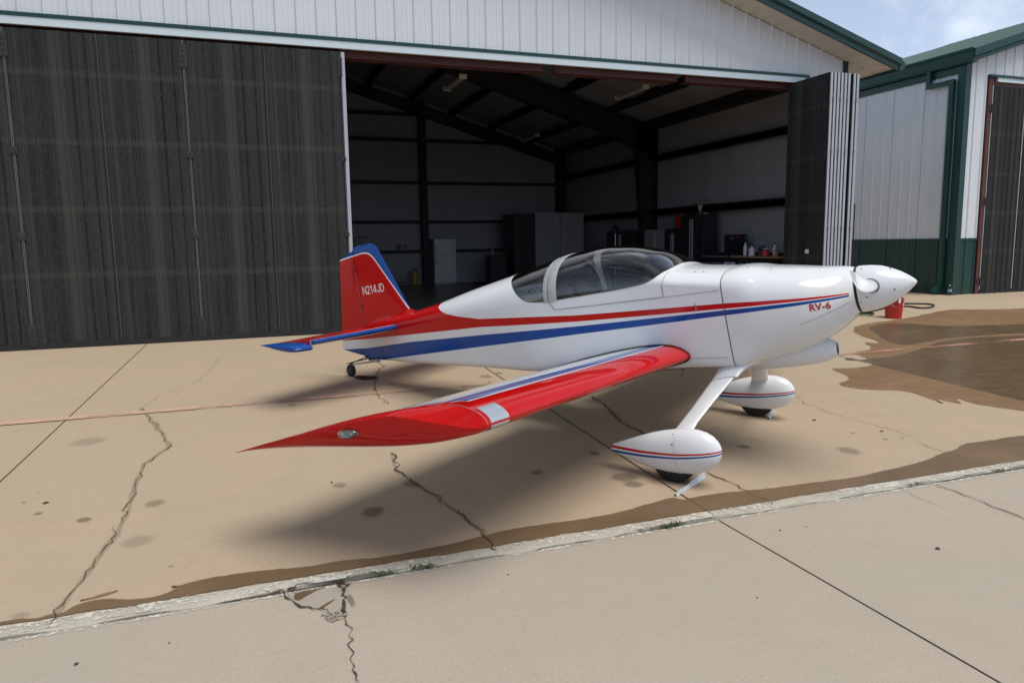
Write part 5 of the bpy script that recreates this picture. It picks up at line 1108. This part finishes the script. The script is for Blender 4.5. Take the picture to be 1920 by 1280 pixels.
# ------------------------------------------------------------------ things inside the hangar
M_FRIDGE = simple('white_enamel', (0.62, 0.63, 0.64), 0.3, var=0.04)
M_GREYBOX = simple('grey_cabinet', (0.30, 0.30, 0.30), 0.5, var=0.08)
M_BLKCAB = simple('black_cabinet', (0.02, 0.02, 0.022), 0.4, var=0.15)
M_CAB = simple('pale_partition', (0.33, 0.33, 0.335), 0.6, var=0.08)
M_YEL = simple('yellow_plastic', (0.55, 0.36, 0.03), 0.5)
M_REDP = simple('red_plastic', (0.42, 0.03, 0.02), 0.45)
M_BLUEP = simple('blue_label', (0.04, 0.06, 0.30), 0.45)
M_WOOD = simple('bench_wood', (0.30, 0.20, 0.10), 0.6, var=0.25, scale=8)
M_LAMP = simple('lamp_tube_white', (0.55, 0.52, 0.44), 0.4)
M_BAG = simple('white_plastic_bag', (0.6, 0.6, 0.6), 0.4)
fx0, fx1, fy, fz = 6.22, 7.02, 25.15, ZF
fr = thing('refrigerator', 'white two-door refrigerator against the dark back wall of the hangar', 'refrigerator', ((fx0+fx1)/2, fy, fz))
m = MB(); m.box(fx0, fx1, fy-.02, fy+.62, fz+.04, fz+1.60, .012); m.box(fx0+.04, fx1-.04, fy+.05, fy+.6, fz, fz+.045); obj('cabinet', m, M_FRIDGE, fr)
for z0, z1 in ((.06, 1.03), (1.045, 1.59)):
    m = MB(); m.box(fx0+.002, fx1-.002, fy-.085, fy-.024, fz+z0, fz+z1, .015); d = obj('door', m, M_FRIDGE, fr); hz = (z1-.36, z1-.06) if z0 < .5 else (z0+.06, z0+.34)
    m = MB(); m.box(fx0+.05, fx0+.075, fy-.125, fy-.084, fz+hz[0], fz+hz[1], .006); obj('handle', m, M_GREYBOX, d)
st = thing('storage_unit', 'tall pale storage cabinet in the back right corner of the hangar', 'cabinet', (9.9, 23.4, ZF))
m = MB(); m.box(8.62, 9.38, 23.42, 24.6, ZF, 2.80); obj('side_section', m, M_BLKCAB, st); m = MB(); m.box(9.39, 11.22, 23.4, 24.6, ZF, 2.82, .01); obj('body', m, M_CAB, st)
m = MB(); m.box(10.30, 10.312, 23.385, 23.398, ZF+.05, 2.78); obj('door_gap', m, M_BLKCAB, st)
bx = thing('dark_crate', 'dark low crate on the floor left of the tall storage cabinet', 'crate', (8.3, 24.2, ZF)); m = MB(); m.box(7.95, 8.55, 24.0, 24.6, ZF, 1.35, .01); obj('body', m, M_BLKCAB, bx); m = MB(); m.box(7.93, 8.57, 23.98, 24.62, 1.351, 1.40); obj('lid', m, M_BLKCAB, bx); 
ct = thing('canister', 'pale round canister standing on the dark crate', 'canister', (8.05, 24.2, 1.40)); m = MB(); m.lathe((8.08, 24.2, 1.40), (0, 0, 1), [(0, .05), (.20, .05)], 14); obj('body', m, M_GREYBOX, ct, smooth=40); m = MB(); m.lathe((8.08, 24.2, 1.60), (0, 0, 1), [(0, .052), (.03, .05)], 14); obj('lid', m, M_BLKCAB, ct)
# step ladder
lx, ly = 3.72, 25.0; ld = thing('step_ladder', 'step ladder standing behind the tail, against the back wall', 'ladder', (lx, ly, ZF)); tz = ZF+1.65
for sx in (-1, 1):
    m = MB(); m.tube([(lx+sx*.25, ly-.35, ZF), (lx+sx*.17, ly, tz)], .022, 6); obj('rail', m, M_ALU, ld); m = MB(); m.tube([(lx+sx*.25, ly+.35, ZF), (lx+sx*.17, ly+.04, tz)], .018, 6); obj('rear_leg', m, M_ALU, ld)
for k in range(5): z = .28*(k+1); f_ = z/1.65; m = MB(); m.box(lx-.24+.06*f_, lx+.24-.06*f_, ly-.35*(1-f_)-.05, ly-.35*(1-f_)+.05, ZF+z-.012, ZF+z+.012); obj('step', m, M_ALU, ld)
m = MB(); m.box(lx-.20, lx+.20, ly-.10, ly+.12, tz, tz+.05, .008); obj('top_cap', m, M_BLKCAB, ld)
o = thing('cardboard_box', 'small box sitting on the lower back wall rail', 'box', (5.2, 25.7, 1.62)); m = MB(); m.box(5.08, 5.36, 25.66, 25.86, 1.612, 1.82, .004); obj('carton', m, simple('cardboard', (.25, .17, .09), .8), o); m = MB(); m.box(5.19, 5.25, 25.655, 25.659, 1.615, 1.82); obj('tape', m, M_GREYBOX, o)
ex = thing('fire_extinguisher', 'yellow fire extinguisher on the floor left of the refrigerator', 'extinguisher', (5.55, 25.3, ZF)); m = MB(); m.lathe((5.55, 25.3, ZF), (0, 0, 1), [(0, .08), (.01, .09), (.42, .09), (.48, .06), (.50, .025), (.53, .025)], 18); obj('cylinder', m, M_YEL, ex, smooth=50); m = MB(); m.box(5.50, 5.66, 25.28, 25.32, ZF+.53, ZF+.57); m.tube([(5.56, 25.3, ZF+.54), (5.66, 25.28, ZF+.45), (5.66, 25.27, ZF+.2)], .012, 6); obj('valve_and_hose', m, M_BLACK, ex)
ps = thing('parts_tray', 'low tray of small yellow parts on the floor by the back wall', 'tray', (4.9, 25.2, ZF)); m = MB(); m.box(4.6, 5.2, 25.0, 25.4, ZF, ZF+.14, .01); obj('tray', m, M_BLKCAB, ps)
for k in range(4): m = MB(); m.lathe((4.7+.13*k, 25.2, ZF+.141), (0, 0, 1), [(0, .045), (.07+.03*(k % 2), .045), (.1+.03*(k % 2), .02)], 10); obj('part', m, M_YEL if k % 2 else M_GREYBOX, ps, smooth=40)
# right wall: lockers, tall cabinet, tool chest, bench
def cabinet(nm, label, y0, y1, zt, x0=10.95, x1=11.25, mat=M_BLKCAB, doors=2, louvre=False, drawers=0):
    c = thing(nm, label, 'cabinet' if 'chest' not in nm else 'tool chest', ((x0+x1)/2, (y0+y1)/2, ZF)); m = MB(); m.box(x0, x1, y0, y1, ZF, zt, .006); b = obj('carcass', m, mat, c)
    w = (y1-y0)/max(doors, 1)
    if drawers:
        n = drawers; h = (zt-ZF-.12)/n
        for k in range(n):
            m = MB(); m.box(x0-.02, x0-.002, y0+.02, y1-.02, ZF+.08+k*h, ZF+.08+k*h+h-.015, .003); d = obj('drawer', m, mat, c); m = MB(); m.box(x0-.045, x0-.019, y0+.06, y1-.06, ZF+.08+k*h+h-.06, ZF+.08+k*h+h-.04); obj('pull', m, M_GREYBOX, d)
    else:
        for k in range(doors):
            m = MB(); m.box(x0-.022, x0-.002, y0+w*k+.01, y0+w*(k+1)-.01, ZF+.05, zt-.03, .003); d = obj('door', m, mat, c)
            yh = y0+w*(k+1)-.05 if k % 2 == 0 else y0+w*k+.05
            m = MB(); m.box(x0-.050, x0-.024, yh-.012, yh+.012, ZF+.5, zt-.12); obj('handle', m, M_ALU, d)
            if louvre:
                for q in range(14): m = MB(); m.box(x0-.030, x0-.0222, y0+w*k+.08, y0+w*(k+1)-.08, zt-.12-.05*q, zt-.10-.05*q); obj('slat', m, M_GREYBOX, d)
    return c
cabinet('locker', 'grey locker with louvred doors beside the steel column', 17.62, 18.75, 2.12, mat=M_CAB, louvre=True)
cabinet('locker', 'dark locker deep in the hangar behind the steel column', 19.35, 21.1, 2.14)
cabinet('tall_cabinet', 'tall black cabinet under the yellow strap on the right hangar wall', 15.68, 16.72, 2.46, x0=10.85)
cabinet('low_locker', 'black locker with bright handles under the red fuel can', 16.76, 17.58, 2.12, x0=10.9)
o = thing('strap', 'folded yellow strap lying along the top of the tall black cabinet', 'strap', (11.0, 16.2, 2.46)); m = MB(); m.grid([[(10.87, y, 2.468+.012*math.sin(y*9)), (10.95, y, 2.475+.012*math.sin(y*9+1))] for y in np.linspace(15.72, 16.9, 24)]); obj('webbing', m, M_YEL, o, smooth=60); m = MB(); m.box(10.86, 10.96, 15.70, 15.76, 2.462, 2.49); obj('buckle', m, M_GREYBOX, o)
o = thing('fuel_can', 'red plastic fuel can standing on the black locker', 'fuel can', (11.0, 17.1, 2.12)); m = MB(); m.box(10.93, 11.13, 16.86, 17.18, 2.121, 2.46, .03); obj('can_body', m, M_REDP, o, smooth=40); m = MB(); m.tube([(11.03, 16.9, 2.45), (11.03, 16.95, 2.52), (11.03, 17.08, 2.52), (11.03, 17.12, 2.45)], .016, 6); obj('handle', m, M_REDP, o, smooth=40); m = MB(); m.lathe((11.03, 17.13, 2.45), (0, 0, 1), [(0, .03), (.04, .03)], 10); obj('cap', m, M_BLKCAB, o)
o = thing('plastic_bag', 'crumpled white plastic bag lying on the right wall rail', 'bag', (11.3, 16.5, 2.72)); m = MB(); m.grid([[(11.30+.10*math.cos(j*1.3+i), 16.1+.075*i, 2.724+.05*abs(math.sin(i*1.1+j))*(1-abs(i-5)/6)+.025*j*(1-abs(i-5)/6)) for i in range(11)] for j in range(5)]); obj('film', m, M_BAG, o, smooth=70); m = MB(); m.grid([[(11.25, 16.35+.05*i, 2.72-.12*j*(1-abs(i-2)/2.5)) for i in range(5)] for j in range(3)]); obj('loose_flap', m, M_BAG, o, smooth=70)
cabinet('tool_chest', 'black rolling tool chest with drawers next to the workbench', 14.45, 15.60, 1.50, x0=10.75, drawers=6)
o = thing('black_case', 'open square black tool case standing upright on the tool chest', 'tool case', (11.1, 14.8, 1.5)); m = MB(); m.box(11.08, 11.16, 14.40, 15.16, 1.501, 1.93, .01); obj('shell', m, M_BLKCAB, o); m = MB(); m.box(11.072, 11.079, 14.83, 14.87, 1.82, 1.86); obj('latch', m, M_ALU, o); m = MB(); m.box(11.072, 11.079, 14.55, 14.68, 1.86, 1.89); obj('decal', m, M_REDP, o)
wbn = thing('workbench', 'workbench with a wooden top along the right hangar wall', 'workbench', (11.0, 13.6, ZF)); m = MB(); m.box(10.72, 11.24, 12.75, 14.42, 1.39, 1.435, .004); obj('top', m, M_WOOD, wbn); m = MB(); m.box(10.74, 11.22, 12.8, 14.4, 1.25, 1.388); obj('apron_rail', m, M_BLKCAB, wbn)
for yy in (12.85, 14.33):
    for xx in (10.78, 11.18): m = MB(); m.box(xx-.04, xx+.04, yy-.04, yy+.04, ZF, 1.249); obj('leg', m, M_BLKCAB, wbn)
def bottle(x_, y_, h, r, body, cap, label, z=1.435, cat='bottle', gname='bottles on the workbench'):
    t = thing('bottle', label, cat, (x_, y_, z), gname); m = MB(); m.lathe((x_, y_, z), (0, 0, 1), [(0, r*.6), (.004, r), (h*.68, r), (h*.80, r*.45), (h*.88, r*.38)], 14); obj('body', m, body, t, smooth=45); m = MB(); m.lathe((x_, y_, z+h*.88), (0, 0, 1), [(0, r*.45), (h*.12, r*.42)], 10); obj('cap', m, cap, t, smooth=45); return t
bottle(10.80, 13.98, .30, .045, M_FRIDGE, M_FRIDGE, 'tall slim white bottle at the left end of the workbench')
bottle(10.78, 13.72, .24, .075, M_FRIDGE, M_BLUEP, 'white bottle with a blue cap and blue print on the workbench')
bottle(10.84, 13.52, .22, .045, M_BLKCAB, M_BLKCAB, 'small black bottle right of the white and blue bottle')
bottle(10.82, 13.38, .30, .04, M_BLKCAB, M_GREYBOX, 'black spray bottle behind the red container')
bottle(10.78, 13.26, .17, .095, M_REDP, M_FRIDGE, 'squat red container with a white cap on the workbench')
bottle(10.84, 13.02, .28, .05, M_FRIDGE, M_REDP, 'white bottle with a red cap at the right end of the workbench')
bottle(10.80, 12.93, .20, .05, M_WOOD, M_BLKCAB, 'brown bottle partly behind the folded hangar door')
pb = thing('white_pail', 'small white pail under the workbench top', 'pail', (10.72, 13.8, .9)); m = MB(); m.lathe((10.68, 13.86, .98), (0, 0, 1), [(0, .10), (.26, .12), (.265, .125), (.28, .125)], 18); obj('body', m, M_FRIDGE, pb, smooth=40); m = MB(); m.tube([(10.68+.0, 13.86+.125*math.cos(a), 1.25+.1*math.sin(a)) for a in np.linspace(0, math.pi, 12)], .004, 5); obj('handle', m, M_STEEL, pb); m = MB(); m.box(10.52, 10.84, 13.66, 14.06, ZF, .979, .01); tag(obj('stool', m, M_BLKCAB), 'dark stool block holding the white pail', 'stool')
pr = thing('paper_roll', 'white paper towel roll in front of the tool case', 'paper roll', (10.7, 14.35, 1.3)); m = MB(); m.lathe((10.69, 14.25, 1.23), (0, 1, 0), [(0, .02), (0, .06), (.30, .06), (.30, .02)], 18); obj('roll', m, M_FRIDGE, pr, smooth=40); m = MB(); m.tube([(10.69, 14.22, 1.23), (10.69, 14.58, 1.23)], .012, 8); m.tube([(10.69, 14.58, 1.23), (10.74, 14.58, 1.23)], .012, 8); obj('spindle', m, M_STEEL, pr)
# work light on a stand
wl = thing('work_light', 'work light on a thin bright stand deep in the hangar', 'work light', (10.6, 19.9, ZF)); m = MB(); m.tube([(10.6, 19.9, ZF), (10.6, 19.9, 2.05)], .018, 8); obj('pole', m, M_ALU, wl); m = MB(); m.box(10.50, 10.70, 19.82, 19.98, 2.05, 2.24, .02); m.box(10.56, 10.64, 19.86, 19.94, 2.24, 2.34, .01); obj('lamp_head', m, M_BLKCAB, wl)
for a in (0, 2.1, 4.2): m = MB(); m.tube([(10.6, 19.9, ZF+.4), (10.6+.4*math.cos(a), 19.9+.4*math.sin(a), ZF+.01)], .012, 6); obj('leg', m, M_BLKCAB, wl)
# hanging tube lamps
def tube_lamp(x_, y0, y1, z, label):
    t = thing('tube_lamp', label, 'ceiling lamp', (x_, (y0+y1)/2, z), 'hanging tube lamps'); m = MB(); m.prism([(x_-.07, y0, z), (x_+.07, y0, z), (x_+.04, y0, z+.06), (x_-.04, y0, z+.06)], (0, y1-y0, 0)); obj('reflector', m, M_LAMP, t)
    for yy in (y0-.012, y1+.001): m = MB(); m.box(x_-.085, x_+.085, yy, yy+.012, z-.03, z+.07); obj('end_cap', m, M_LAMP, t)
    for dx in (-.035, .035): m = MB(); m.tube([(x_+dx, y0+.03, z-.018), (x_+dx, y1-.03, z-.018)], .014, 8); obj('tube', m, M_LAMP, t)
    for yy in (y0+.1, y1-.1): m = MB(); m.tube([(x_, yy, z+.06), (x_, yy, roofz(x_)-.3)], .004, 5); obj('hanger_wire', m, M_GREYBOX, t)
tube_lamp(4.56, 15.42, 16.70, 5.30, 'hanging tube lamp nearest the left side of the hangar opening')
tube_lamp(8.88, 15.24, 16.55, 5.30, 'hanging tube lamp in front of the steel column, right side')
tube_lamp(9.0, 22.2, 23.4, 5.2, 'small distant hanging tube lamp above the storage cabinet')
